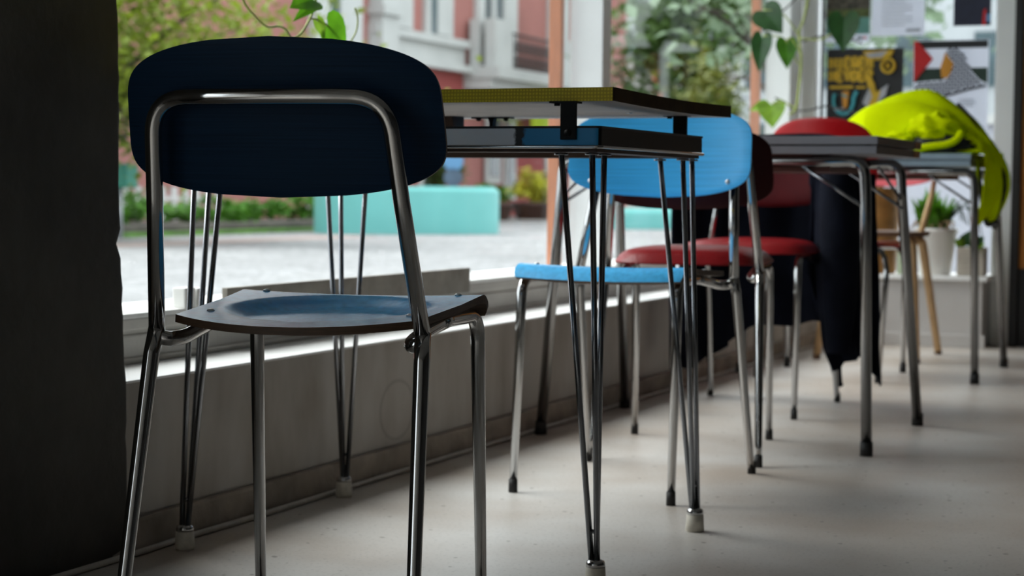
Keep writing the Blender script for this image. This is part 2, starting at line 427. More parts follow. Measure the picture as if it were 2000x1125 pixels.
# ------------------------------------------------------------------ mesh builder
class MB:
    def __init__(self):
        self.v = []; self.f = []; self.m = []; self.s = []
    def _add(self, vs, fs, mi=0, smooth=False):
        o = len(self.v); self.v += [tuple(p) for p in vs]
        for f in fs:
            self.f.append([i + o for i in f]); self.m.append(mi); self.s.append(smooth)
    def box(self, x0, x1, y0, y1, z0, z1, mi=0, bev=0.0):
        if bev <= 0:
            vs = [(x, y, z) for x in (x0, x1) for y in (y0, y1) for z in (z0, z1)]
            fs = [(0, 1, 3, 2), (4, 6, 7, 5), (0, 4, 5, 1), (2, 3, 7, 6), (0, 2, 6, 4), (1, 5, 7, 3)]
            self._add(vs, fs, mi); return self
        bm = bmesh.new(); bmesh.ops.create_cube(bm, size=1)
        for v in bm.verts:
            v.co = Vector(((x0 + x1) / 2 + v.co.x * (x1 - x0), (y0 + y1) / 2 + v.co.y * (y1 - y0), (z0 + z1) / 2 + v.co.z * (z1 - z0)))
        bmesh.ops.bevel(bm, geom=list(bm.edges), offset=bev, segments=2, affect='EDGES', profile=.6)
        self.bm(bm, mi); bm.free(); return self
    def bm(self, bm, mi=0, smooth=False):
        bm.verts.ensure_lookup_table(); bm.verts.index_update()
        self._add([v.co for v in bm.verts], [[v.index for v in f.verts] for f in bm.faces], mi, smooth)
    def tube(self, pts, r, n=14, mi=0, closed=False, cap=True):
        pts = [Vector(p) for p in pts]
        rs = r if isinstance(r, (list, tuple)) else [r] * len(pts)
        N = len(pts); T = []
        for i in range(N):
            a = pts[(i - 1) % N] if (closed or i > 0) else pts[i]
            c = pts[(i + 1) % N] if (closed or i < N - 1) else pts[i]
            T.append((c - a).normalized())
        up = Vector((0, 0, 1)) if abs(T[0].z) < .9 else Vector((1, 0, 0))
        nrm = (up - T[0] * up.dot(T[0])).normalized(); vs = []
        for i in range(N):
            if i:
                nrm = (nrm - T[i] * nrm.dot(T[i])).normalized()
            bn = T[i].cross(nrm)
            for k in range(n):
                a = 2 * PI * k / n
                vs.append(pts[i] + (nrm * math.cos(a) + bn * math.sin(a)) * rs[i])
        fs = []
        for i in range(N - 1 + (1 if closed else 0)):
            for k in range(n):
                a = i * n + k; b = i * n + (k + 1) % n; j = (i + 1) % N
                fs.append((a, b, j * n + (k + 1) % n, j * n + k))
        self._add(vs, fs, mi, True)
        if cap and not closed:
            o = len(self.v) - len(vs)
            self.f.append([o + k for k in range(n)][::-1]); self.m.append(mi); self.s.append(False)
            self.f.append([o + (N - 1) * n + k for k in range(n)]); self.m.append(mi); self.s.append(False)
        return self
    def lathe(self, prof, c=(0, 0, 0), n=32, mi=0, smooth=True, sx=1, sy=1):
        vs = []; fs = []
        for r, z in prof:
            for k in range(n):
                a = 2 * PI * k / n; vs.append((c[0] + r * math.cos(a) * sx, c[1] + r * math.sin(a) * sy, c[2] + z))
        for i in range(len(prof) - 1):
            for k in range(n):
                fs.append((i * n + k, i * n + (k + 1) % n, (i + 1) * n + (k + 1) % n, (i + 1) * n + k))
        if prof[0][0] > 1e-5: fs.append(tuple(range(n))[::-1])
        if prof[-1][0] > 1e-5: fs.append(tuple((len(prof) - 1) * n + k for k in range(n)))
        self._add(vs, fs, mi, smooth); return self
    def prism(self, poly, axis, a, b, mi=0):
        """extrude a 2-D polygon along an axis between a and b"""
        def P(u, w, t):
            return {'x': (t, u, w), 'y': (u, t, w), 'z': (u, w, t)}[axis]
        n = len(poly)
        vs = [P(u, w, a) for u, w in poly] + [P(u, w, b) for u, w in poly]
        fs = [tuple(range(n))[::-1], tuple(range(n, 2 * n))] + [(i, (i + 1) % n, n + (i + 1) % n, n + i) for i in range(n)]
        self._add(vs, fs, mi); return self
    def grid(self, fn, nu, nv, mi=0, thick=0.0, mi_edge=None, smooth=True):
        """surface fn(u,v) on [0,1]^2, optionally thickened along its normal"""
        P = [[Vector(fn(i / nu, j / nv)) for j in range(nv + 1)] for i in range(nu + 1)]
        W = nv + 1
        top = [P[i][j] for i in range(nu + 1) for j in range(W)]
        q = [(i * W + j, (i + 1) * W + j, (i + 1) * W + j + 1, i * W + j + 1) for i in range(nu) for j in range(nv)]
        if not thick:
            self._add(top, q, mi, smooth); return self
        bot = []
        for i in range(nu + 1):
            for j in range(W):
                du = P[min(i + 1, nu)][j] - P[max(i - 1, 0)][j]; dv = P[i][min(j + 1, nv)] - P[i][max(j - 1, 0)]
                bot.append(P[i][j] - du.cross(dv).normalized() * thick)
        self._add(top, q, mi, smooth)
        self._add(bot, [f[::-1] for f in q], mi if mi_edge is None else mi_edge, smooth)
        ring = [(i, 0) for i in range(nu + 1)] + [(nu, j) for j in range(1, W)] + [(i, nv) for i in range(nu - 1, -1, -1)] + [(0, j) for j in range(nv - 1, 0, -1)]
        idx = [i * W + j for i, j in ring]; K = len(idx)
        self._add([top[k] for k in idx] + [bot[k] for k in idx],
                  [(k, K + k, K + (k + 1) % K, (k + 1) % K) for k in range(K)], mi if mi_edge is None else mi_edge, False)
        return self
    def build(self, name, mats, parent=None):
        me = bpy.data.meshes.new(name)
        me.from_pydata(self.v, [], self.f)
        mats = mats if isinstance(mats, (list, tuple)) else [mats]
        for k in mats: me.materials.append(k)
        me.polygons.foreach_set('material_index', self.m)
        me.polygons.foreach_set('use_smooth', self.s)
        bm = bmesh.new(); bm.from_mesh(me)
        bmesh.ops.recalc_face_normals(bm, faces=bm.faces)
        bm.to_mesh(me); bm.free(); me.update()
        o = bpy.data.objects.new(name, me); COL.objects.link(o)
        if parent is not None: o.parent = parent
        return o

def fillet(pts, rad, n=7):
    """polyline with rounded corners; rad is one radius or one per point"""
    pts = [Vector(p) for p in pts]; out = [pts[0]]
    for i in range(1, len(pts) - 1):
        r = rad[i] if isinstance(rad, (list, tuple)) else rad
        a, b, c = pts[i - 1], pts[i], pts[i + 1]
        d1 = (a - b); d2 = (c - b)
        if r <= 0 or d1.length < 1e-6 or d2.length < 1e-6: out.append(b); continue
        ang = d1.angle(d2)
        if ang > PI - .02: out.append(b); continue
        t = min(r / math.tan(ang / 2), d1.length * .48, d2.length * .48)
        p, q = b + d1.normalized() * t, b + d2.normalized() * t
        for k in range(n + 1):
            s = k / n
            out.append(p * (1 - s) ** 2 + b * 2 * s * (1 - s) + q * s * s)
    out.append(pts[-1]); return out

def smoothline(pts, n=8):
    """Catmull-Rom through the points"""
    P = [Vector(p) for p in pts]; P = [P[0] * 2 - P[1]] + P + [P[-1] * 2 - P[-2]]; out = []
    for i in range(1, len(P) - 2):
        for k in range(n):
            t = k / n; a, b, c, d = P[i - 1:i + 3]
            out.append(.5 * (2 * b + (c - a) * t + (2 * a - 5 * b + 4 * c - d) * t * t + (3 * b - a - 3 * c + d) * t ** 3))
    out.append(P[-2]); return out

def tag(o, label=None, cat=None, group=None, kind=None):
    if label: o['label'] = label
    if cat: o['category'] = cat
    if group: o['group'] = group
    if kind: o['kind'] = kind
    return o

def empty(name, loc=(0, 0, 0), rz=0.0):
    o = bpy.data.objects.new(name, None); COL.objects.link(o)
    o.empty_display_size = .1; o.location = loc; o.rotation_euler = (0, 0, rz); return o

def copy_tree(o, parent=None):
    c = o.copy(); COL.objects.link(c)
    if parent is not None: c.parent = parent
    for ch in list(o.children): copy_tree(ch, c)
    return c

def struct(o, label=None, cat=None):
    return tag(o, label, cat, kind='structure')

# ------------------------------------------------------------------ room shell
struct(MB().box(-2.1, 3.2, -2.1, 7.6, -.08, 0).build('floor', M['floor']), 'pale speckled cafe floor under the tables and chairs', 'floor')
struct(MB().box(-2.3, 3.2, -2.1, 7.7, 2.9, 3.0).build('ceiling', M['ceil']), 'plain ceiling over the cafe room', 'ceiling')
struct(MB().box(3.2, 3.3, -2.1, 7.7, 0, 3.0).build('wall_right', M['darkwall']), 'dim inner wall of the cafe opposite the windows', 'wall')
struct(MB().box(-2.3, 3.2, -2.1, -2.0, 0, 2.9).build('wall_back', M['brightwall']), 'white wall behind the viewpoint', 'wall')
struct(MB().box(-2.12, -1.745, -2.0, .7, 0, .282).build('wall_left', M['wall']), 'low wall under the added window nearest the viewpoint', 'wall')
struct(MB().box(-2.12, -1.745, -2.0, -1.9, .282, 2.9).build('wall_left', M['roomwall']), 'wall beside the added window nearest the viewpoint', 'wall')
struct(MB().box(-2.12, -1.745, -1.9, .7, 1.9, 2.9).build('wall_left', M['roomwall']), 'wall above the added window nearest the viewpoint', 'wall')

# parapet under the big windows
struct(MB().box(-2.12, -1.745, 2.44, 7.60, 0, .2785).build('wall_left', M['wall']), 'scuffed low white wall under the long window', 'wall')
struct(MB().box(-2.3, -1.745, 2.40, 7.6, 1.9, 2.9).build('wall_left', M['roomwall']), 'wall above the long window', 'wall')

# rough plaster pier at the left, its edge knocked about
def pier():
    mb = MB(); nz = 120; ny = 10
    def edge(z):
        y = 2.484 - .030 * z if z < 1 else 2.454
        y += .0045 * noise.noise(Vector((0, 3.1, z * 9))) + .0035 * noise.noise(Vector((5, 1.0, z * 33)))
        if abs(z - .505) < .012: y -= .010
        return y
    def face(u, v):
        z = 2.9 * v; e = edge(z); y = .7 + (e - .7) * (1 - (1 - u) ** 2)
        x = -1.745 + .006 * noise.noise(Vector((y * 2.5, z * 2.5, 0))) - (.012 * max(0, (u - .93) / .07) ** 3)
        return (x, y, z)
    mb.grid(face, 40, nz)
    mb.grid(lambda u, v: (-1.757 - .6 * u, edge(2.9 * v), 2.9 * v), 4, nz)
    mb.grid(lambda u, v: (-2.357, .7 + 1.7 * u, 2.9 * v), 2, 2)
    mb.grid(lambda u, v: (-2.357 + .612 * u, .7, 2.9 * v), 2, 2)
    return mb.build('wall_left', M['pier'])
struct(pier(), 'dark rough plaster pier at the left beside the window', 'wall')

struct(MB().box(-1.745, -1.729, 2.478, 7.28, 0, .058, bev=.006).build('baseboard_left', M['skirt']), 'grimy plaster skirting along the foot of the low wall', 'baseboard')
struct(MB().box(-1.93, -1.7435, 2.476, 7.30, .2785, .283, bev=.001).build('trim_1', M['sill']), 'bright white window sill board on the low wall', 'sill')
ap = MB()
ap.box(-2.12, -1.908, 2.44, 7.46, .283, .335, bev=.004)
ap.box(-2.12, -1.913, 2.44, 7.46, .335, .343)
ap.box(-2.12, -1.906, 2.44, 7.46, .343, .364, bev=.003)
ap.tube([(-1.905, 2.45, .289), (-1.905, 7.4, .289)], .006, 8)
struct(ap.build('trim_2', M['trimgrey']), 'grey painted moulding under the window glass', 'trim')
struct(MB().box(-2.10, -1.906, 2.44, 7.46, .364, .373, bev=.002).build('trim_3', M['lip']), 'pale window frame ledge at the bottom of the glass', 'trim')
struct(MB().box(-1.906, -1.893, 3.02, 4.147, .345, .406, bev=.0015).build('trim_4', M['plank']), 'grey brown strip of board standing along the window ledge', 'trim')

# window 1 and 2 on the left, window 3 in the far wall
def window(name, label, panes, frames, orange=()):
    w = empty(name); struct(w, label, 'window')
    for b in panes: MB().box(*b).build('pane', M['glass'], w)
    for b in frames: MB().box(*b, bev=.004).build('window_frame', M['post'], w)
    for b in orange: MB().box(*b, bev=.003).build('outer_frame', M['orange'], w)
    return w
window('window_1', 'long street window beside the yellow table', [(-2.004, -1.998, 2.3, 5.10, .373, 1.9)],
       [(-2.012, -1.908, 5.114, 5.185, .373, 1.9)], [(-2.07, -2.029, 5.085, 5.108, .36, 1.9)])
window('window_added_fill', 'added unseen window left of the dark pier, for fill light', [(-2.004, -1.998, -1.9, .7, .282, 1.9)], [(-2.05, -1.96, -.95, -.89, .282, 1.9)])  # added out of frame to let in fill light from behind the camera
window('window_2', 'street window behind the grey table', [(-2.004, -1.998, 5.185, 7.285, .373, 1.9)],
       [(-2.012, -1.908, 7.29, 7.455, .283, 1.9)], [(-2.07, -2.03, 7.27, 7.288, .36, 1.9)])
window('window_3', 'end window with posters stuck on the glass', [(-1.845, -1.125, 7.522, 7.528, .29, 2.1)],
       [(-1.910, -1.848, 7.462, 7.56, .283, 2.1), (-1.122, -1.045, 7.462, 7.56, .0, 2.1)])
struct(MB().box(-1.835, -1.826, 7.500, 7.52, .29, 2.1).build('trim_6', M['wire']), 'thin dark bead at the left of the end window', 'trim')
# end parapet with white top
pb = MB()
pb.box(-1.745, -1.125, 7.30, 7.60, 0, .262, bev=.004)
struct(pb.build('wall_end', M['benchwhite']), 'white boxed parapet under the end window', 'wall')
struct(MB().box(-1.93, -1.105, 7.282, 7.60, .262, .281, bev=.004).build('trim_5', M['sill']), 'white ledge holding the pots under the end window', 'sill')
struct(MB().box(-1.745, -1.110, 7.283, 7.30, 0, .05, bev=.003).build('baseboard_end', M['benchwhite']), 'white skirting at the foot of the end parapet', 'baseboard')
struct(MB().box(-2.3, 3.2, 7.5, 7.62, 2.1, 2.9).build('wall_end', M['roomwall']), 'wall above the end window', 'wall')
struct(MB().box(-.10, 3.2, 7.5, 7.62, 0, 2.1).build('wall_end', M['roomwall']), 'dim end wall beyond the door', 'wall')
d = empty('door_1'); struct(d, 'brown wooden cafe door with black frame at far right', 'door')
MB().box(-1.045, -1.012, 7.44, 7.54, 0, 2.1, bev=.003).build('door_frame', M['black'], d)
dl = MB(); dl.box(-1.012, -.14, 7.46, 7.51, .31, 2.05, bev=.004); dl.box(-.90, -.25, 7.452, 7.462, .42, 1.95, bev=.004)
dl.build('door_leaf', M['doorwood'], d)
MB().box(-1.012, -.14, 7.455, 7.515, .003, .31, bev=.004).build('kick_panel', M['black'], d)
MB().box(-.14, -.10, 7.44, 7.54, 0, 2.1, bev=.003).build('door_frame', M['black'], d)

cp = [(-1.717, 1.9, .006), (-1.714, 2.44, .006), (-1.719, 2.62, .006), (-1.716, 2.825, .006), (-1.7205, 3.3, .006), (-1.7215, 3.93, .006), (-1.7215, 4.6, .006), (-1.722, 5.56, .006), (-1.722, 7.26, .006)]
tag(MB().tube(smoothline(cp, 10), .0052, 8).build('cable', M['cable']), 'thin white cable lying along the foot of the low wall', 'cable')
wb = empty('window_sensor', (-1.922, 2.93, .373)); tag(wb, 'small white plastic box standing on the window ledge', 'sensor')
MB().box(-.014, .014, -.034, .002, 0, .038, bev=.003).build('body', M['whiteplastic'], wb)
MB().box(-.012, .016, .006, .032, 0, .036, bev=.003).build('magnet_half', M['whiteplastic'], wb)

# ------------------------------------------------------------------ laminate / padded chairs
KX, KY, KZ = .174, -.126, .420
def chair_frame(root):
    r = .0103
    for s in (-1, 1):
        lg = MB().tube([(s * KX, KY, KZ + .004), (s * (KX + .002), KY - .012, KZ - .03), (s * .187, -.215, .05), (s * .1888, -.2275, .012)], [r, r, .0082, .0078]).build('leg', M['chrome'], root)
        MB().lathe([(.0075, 0), (.0092, 0), (.0088, .026), (.0072, .0262)], (s * .189, -.229, 0), 16).build('rubber_foot', M['rubber'], lg)
        p = fillet([(s * .1525, .03, .4243), (s * .1535, .07, .4272), (s * .163, .200, .4265), (s * .1658, .2285, .010)], [0, .1, .04, 0], 10)
        rad = [r - (.0026 * max(0, (.38 - q.z) / .38)) for q in p]
        lg = MB().tube(p, rad).build('leg', M['chrome'], root)
        MB().lathe([(.0075, 0), (.0092, 0), (.0088, .026), (.0072, .0262)], (s * .1658, .229, 0), 16).build('rubber_foot', M['rubber'], lg)
        MB().tube(smoothline([(s * (KX - .001), KY + .003, KZ - .008), (s * .160, -.120, .4085), (s * .151, -.092, .4095), (s * .150, -.050, .4150), (s * .1515, .005, .4215), (s * .1535, .045, .4255)], 6), .0098).build('seat_rail', M['chrome'], root)
    T = (.148, -.199, .7085)
    pts = [(-KX, KY, KZ), (-.158, -.169, .585), (-T[0], T[1], T[2]), (T[0], T[1], T[2]), (.158, -.169, .585), (KX, KY, KZ)]
    p = fillet(pts, [0, .2, .05, .05, .2, 0], 10)
    q = []
    for a in p:   # bar bows back a little in the middle
        k = max(0, 1 - (a.x / .13) ** 2) if a.z > .69 else 0
        q.append(Vector((a.x, a.y - .010 * k, a.z)))
    # add samples along the straight bar so the bow is smooth
    out = []
    for i in range(len(q) - 1):
        out.append(q[i])
        if (q[i + 1] - q[i]).length > .15 and q[i].z > .69:
            for k in range(1, 12):
                w = q[i].lerp(q[i + 1], k / 12); out.append(Vector((w.x, w.y - .010 * (1 - (w.x / .13) ** 2) if abs(w.x) < .13 else w.y, w.z)))
    out.append(q[-1])
    MB().tube(out, r).build('back_frame', M['chrome'], root)

def seat_fn(z0, dish, lip):
    def fn(u, v):
        s = 2 * u - 1; ss = s
        hw = .160 + .018 * v
        yb = -.100 - .062 * (1 - abs(s) ** 2.2)     # rounded rear edge
        yf = .233 - .006 * s * s
        y = yb + (yf - yb) * v
        x = ss * hw
        rim = max(0, 1 - ((x / .135) ** 2 + ((y - .03) / .135) ** 2) ** 2.0)
        z = z0 - dish * min(1, rim * 1.6) + .004 * s * s - .0165 * (1 - v) - .004 * (1 - s * s) * (1 - v) ** 2
        t = max(0, (v - .86) / .14)
        z -= lip * t * t
        y -= .012 * t * t
        z += .010 * max(0, (v - .55)) * (1 - t)
        # soft corners in plan
        return (x * (1 - .03 * max(0, (v - .95) / .05) ** 2), y, z)
    return fn

def superel(a, n):
    c, s = math.cos(a), math.sin(a)
    return math.copysign(abs(c) ** (2 / n), c), math.copysign(abs(s) ** (2 / n), s)

def back_panel(hw, z0, z1, thick, front, puff=0.0, n=5.2, arch=.022, tilt=.237):
    """curved back panel: rounded outline, arched top and bottom, sides come forward"""
    mb = MB(); R = 16; A = 72
    zc, hz = (z0 + z1) / 2, (z1 - z0) / 2
    def pos(rad, k):
        sx, sz = superel(2 * PI * k / A, n)
        x = hw * sx * rad; e = hz - arch * (sx * rad) ** 2
        zz = zc + e * sz * rad
        x *= 1 - .025 * ((zz - zc) / hz)
        y = -.165 - tilt * (zz - .585) + .0120 + .030 * (x / hw) ** 2
        return x, y, zz
    vf = []; vb = []
    for i in range(R + 1):
        rad = i / R
        bulge = puff * (1 - rad ** 6)
        rnd = thick * .18 * max(0, (rad - .96) / .04) ** 2
        for k in range(A):
            x, y, z = pos(rad, k)
            vf.append((x, y + thick + bulge - rnd + front, z)); vb.append((x, y + rnd + front, z))
    q = [(i * A + k, i * A + (k + 1) % A, (i + 1) * A + (k + 1) % A, (i + 1) * A + k) for i in range(R) for k in range(A)]
    mb._add(vf, q, 0, True); mb._add(vb, [f[::-1] for f in q], 2, True)
    rim = [R * A + k for k in range(A)]
    mb._add([vf[k] for k in rim] + [vb[k] for k in rim], [(k, (k + 1) % A, A + (k + 1) % A, A + k) for k in range(A)], 1, False)
    return mb

def rivet(pos, axis, parent):
    mb = MB(); n = 12; x, y, z = pos
    mb.lathe([(.0052, 0), (.0050, .0016), (.0030, .0030), (.0001, .0034)], (0, 0, 0), n)
    if axis == 'y': mb.v = [(x + a, y + c, z + b) for a, b, c in mb.v]
    else: mb.v = [(x + a, y + b, z + c) for a, b, c in mb.v]
    return mb.build('rivet', M['rivetmetal'], parent)

def laminate_chair():
    root = empty('dining_chair'); chair_frame(root)
    fn = seat_fn(.4505, .013, .026)
    st = MB().grid(fn, 40, 40, 0, .010, 1).build('seat', [M['blueseat'], M['ply']], root)
    for u, v in ((.09, .22), (.91, .22), (.10, .86), (.90, .86)):
        p = fn(u, v); rivet((p[0], p[1], p[2] - .0004), 'z', st)
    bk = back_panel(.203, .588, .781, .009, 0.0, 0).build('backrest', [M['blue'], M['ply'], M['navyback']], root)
    for s in (-1, 1): rivet((s * .154, -.165 - .237 * .035 + .012 + .009 + .030 * (.154 / .203) ** 2 - .0006, .622), 'y', bk)
    return root

chair1 = laminate_chair()
chair1.location = (-1.171, 2.094, 0); chair1.rotation_euler.z = .186
tag(chair1, 'blue laminate chair nearest, seen from behind, facing the yellow table', 'chair', 'blue laminate chairs')
chair2 = copy_tree(chair1)
chair2.location = (-1.249, 3.548, 0); chair2.rotation_euler.z = 3.126
tag(chair2, 'blue laminate chair with bright front facing the viewer behind the yellow table', 'chair', 'blue laminate chairs')

def padded_chair():
    root = empty('dining_chair'); chair_frame(root)
    mb = MB(); R = 14; A = 64
    top = []; bot = []
    for i in range(R + 1):
        rad = i / R
        for k in range(A):
            sx, sy = superel(2 * PI * k / A, 4.2)
            x = .185 * sx * rad; y = .045 + .195 * sy * rad; x *= .95 + .05 * sy * rad
            e = max(0, (rad - .80) / .20)
            top.append((x, y, .452 + .024 * (1 - rad ** 3) ** .6 + .0 - .012 * e ** 2)); bot.append((x * .99, y, .4365))
    q = [(i * A + k, i * A + (k + 1) % A, (i + 1) * A + (k + 1) % A, (i + 1) * A + k) for i in range(R) for k in range(A)]
    mb._add(top, q, 0, True); mb._add(bot, [f[::-1] for f in q], 0, True)
    rim = [R * A + k for k in range(A)]
    mb._add([top[k] for k in rim] + [bot[k] for k in rim], [(k, (k + 1) % A, A + (k + 1) % A, A + k) for k in range(A)], 0, True)
    mb.build('seat', M['red'], root)
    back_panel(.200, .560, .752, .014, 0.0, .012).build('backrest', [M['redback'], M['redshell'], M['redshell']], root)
    return root
chair3 = padded_chair(); chair3.location = (-1.292, 4.062, 0); chair3.rotation_euler.z = .165
tag(chair3, 'red padded chair back to back with the bright blue chair', 'chair', 'red padded chairs')
chair4 = copy_tree(chair3); chair4.location = (-1.385, 4.958, 0); chair4.rotation_euler.z = PI + .03
tag(chair4, 'red padded chair under the dark coat behind the grey table', 'chair', 'red padded chairs')

# hoop-legged red chair at the far table
def hoop_chair():
    root = empty('dining_chair')
    for y0, y1, x0, x1 in ((-.195, -.165, .198, .212), (.195, .165, .200, .205)):
        for s in (-1, 1):
            p = fillet([(s * x0, y0, .012), (s * x1, y1, .36), (s * (x1 - .012), y1, .424), (0, y1, .424)], [0, .05, .045, 0], 8)
            lg = MB().tube(p, .0095).build('leg', M['chrome'], root)
            MB().lathe([(.009, 0), (.0115, 0), (.011, .03), (.009, .0302)], (s * x0, y0, 0), 16).build('rubber_foot', M['rubber'], lg)
    mb = MB()
    def seat(u, v):
        s = 2 * u - 1; x = s * .195; y = -.185 + .39 * v
        return (x * (1 - .10 * (2 * v - 1) ** 6), y * (1 - .06 * s ** 6), .446 - .010 * (1 - s * s) * (1 - (2 * v - 1) ** 2) - .02 * max(0, v - .85) / .15)
    mb.grid(seat, 20, 20, 0, .012); mb.build('seat', M['redplastic'], root)
    for s in (-1, 1):
        MB().tube(smoothline([(s * .12, -.10, .428), (s * .13, -.185, .436), (s * .135, -.210, .50), (s * .13, -.235, .66)], 8), .0095).build('upright', M['chrome'], root)
    bp = back_panel(.176, .572, .842, .012, -.030, .0, n=3.7, arch=.022, tilt=.18)
    bp.build('backrest', [M['redplastic']] * 3, root)
    return root
chair5 = hoop_chair(); chair5.location = (-1.408, 5.975, 0)
tag(chair5, 'red chair with hooped chrome legs tucked under the far table', 'chair')

# small beech chair with coral back by the end window
def beech_chair():
    root = empty('dining_chair')
    for s in (-1, 1):
        lg = MB().tube(fillet([(s * .182, -.216, .014), (s * .138, -.085, .43), (s * .12, -.01, .432)], [0, .03, 0], 8), [.0135] + [.0165] * 10).build('leg', M['beech'], root)
        MB().lathe([(.012, 0), (.014, 0), (.014, .016), (.012, .0162)], (s * .1825, -.2165, 0), 14).build('rubber_foot', M['brownwood'], lg)
        lg = MB().tube(fillet([(s * .180, .20, .014), (s * .140, .11, .43), (s * .12, .02, .432)], [0, .03, 0], 8), [.0135] + [.0165] * 10).build('leg', M['beech'], root)
        MB().lathe([(.012, 0), (.014, 0), (.014, .016), (.012, .0162)], (s * .1805, .2005, 0), 14).build('rubber_foot', M['brownwood'], lg)
        MB().tube([(s * .131, -.075, .44), (s * .158, -.150, .60), (s * .163, -.175, .66)], [.012, .011, .009]).build('upright', M['beech'], root)
    mb = MB(); R = 8; A = 48; top = []; bot = []
    for i in range(R + 1):
        for k in range(A):
            sx, sy = superel(2 * PI * k / A, 3); r = i / R
            top.append((.18 * sx * r, .03 + .175 * sy * r, .466 - .006 * (1 - r * r))); bot.append((.18 * sx * r * .97, .03 + .175 * sy * r * .97, .448))
    q = [(i * A + k, i * A + (k + 1) % A, (i + 1) * A + (k + 1) % A, (i + 1) * A + k) for i in range(R) for k in range(A)]
    mb._add(top, q, 0, True); mb._add(bot, [f[::-1] for f in q], 0, True)
    rim = [R * A + k for k in range(A)]
    mb._add([top[k] for k in rim] + [bot[k] for k in rim], [(k, (k + 1) % A, A + (k + 1) % A, A + k) for k in range(A)], 0, True)
    mb.build('seat', M['brownwood'], root)
    back_panel(.205, .628, .80, .012, .022, 0, n=3.2, arch=.022, tilt=.25).build('backrest', [M['pink']] * 3, root)
    return root
chair6 = beech_chair(); chair6.location = (-1.41, 6.72, 0); chair6.rotation_euler.z = PI
tag(chair6, 'beech legged chair with coral pink back in front of the end window', 'chair')

# ------------------------------------------------------------------ yellow table
yt = empty('cafe_table', (-1.32, 2.84, 0)); tag(yt, 'yellow topped table with hairpin rod legs beside the nearest blue chair', 'table')
ox, oy = 1.32, -2.84
def Y(mb): mb.v = [(x + ox, y + oy, z) for x, y, z in mb.v]; return mb
# top slab, its right edge sagging very slightly
tp = MB()
def slab(mb, x0, x1, y0, y1, zt, zb, mt, ms, mr, mu, sag=.0):
    nx, ny = 24, 24
    def zs(x, y): return -sag * math.sin(PI * (y - y0) / (y1 - y0)) * (x - x0) / (x1 - x0)
    mb.grid(lambda u, v: (x0 + (x1 - x0) * u, y0 + (y1 - y0) * v, zt + zs(x0 + (x1 - x0) * u, y0 + (y1 - y0) * v)), nx, ny, mt, smooth=False)
    mb.grid(lambda u, v: (x0 + (x1 - x0) * u, y0 + (y1 - y0) * v, zb + zs(x0 + (x1 - x0) * u, y0 + (y1 - y0) * v)), nx, ny, mu, smooth=False)
    for yy in (y0, y1): mb.grid(lambda u, v: (x0 + (x1 - x0) * u, yy, zb + (zt - zb) * v + zs(x0 + (x1 - x0) * u, yy)), nx, 1, ms, smooth=False)
    for xx in (x0, x1): mb.grid(lambda u, v: (xx, y0 + (y1 - y0) * u, zb + (zt - zb) * v + zs(xx, y0 + (y1 - y0) * u)), ny, 1, mr, smooth=False)
slab(tp, -1.715, -.930, 2.540, 3.147, .7535, .733, 0, 1, 2, 3, .0035)
tp.tube([(-.9305, 2.540, .733), (-.9305, 2.540, .7535)], .0012, 6, 2)
top = Y(tp).build('tabletop', [M['yellowtop'], M['yellow'], M['yelside'], M['under']], yt)
# shelf: board, metal band on all sides with rounded corners, thin bright lip
def roundrect(x0, x1, y0, y1, r, n=6):
    P = []
    for cx, cy, a0 in ((x1 - r, y1 - r, 0), (x0 + r, y1 - r, 90), (x0 + r, y0 + r, 180), (x1 - r, y0 + r, 270)):
        for k in range(n + 1):
            a = math.radians(a0 + 90 * k / n); P.append((cx + r * math.cos(a), cy + r * math.sin(a)))
    return P
sh = MB()
for b in ((-1.690, -.956, 2.542, 2.590), (-1.690, -.956, 2.996, 3.044), (-1.690, -1.642, 2.590, 2.996), (-1.004, -.956, 2.590, 2.996)): sh.box(*b, .658, .690)
Y(sh).build('apron_frame', M['dkbrown'], yt)
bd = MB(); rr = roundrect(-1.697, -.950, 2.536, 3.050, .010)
def ringwall(mb, P, z0, z1, t, mi, side_mi=None):
    n = len(P); cx = sum(p[0] for p in P) / n; cy = sum(p[1] for p in P) / n
    Q = [(p[0] - t * (1 if p[0] > cx else -1), p[1] - t * (1 if p[1] > cy else -1)) for p in P]
    vs = [(x, y, z0) for x, y in P] + [(x, y, z1) for x, y in P] + [(x, y, z1) for x, y in Q] + [(x, y, z0) for x, y in Q]
    fs = []
    for k in range(n):
        j = (k + 1) % n
        for a, b in ((0, 1), (1, 2), (2, 3), (3, 0)): fs.append((a * n + k, a * n + j, b * n + j, b * n + k))
    for k, f in enumerate(fs):
        i = k // 4; j = (i + 1) % n
        side = side_mi is not None and abs(P[j][1] - P[i][1]) > abs(P[j][0] - P[i][0])
        mb._add([vs[q] for q in f], [(0, 1, 2, 3)], side_mi if side else mi)
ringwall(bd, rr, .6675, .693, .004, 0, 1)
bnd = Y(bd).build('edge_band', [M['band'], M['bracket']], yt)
bl = MB(); bl.tube([(x, y, .6655) for x, y in roundrect(-1.6985, -.9485, 2.5345, 3.0515, .010)], .0026, 8, closed=True)
Y(bl).build('chrome_lip', M['chrome'], yt)
bt = MB(); ringwall(bt, roundrect(-1.698, -.949, 2.535, 3.051, .010), .693, .6965, .008, 0)
Y(bt).build('band_top_edge', M['black'], yt)
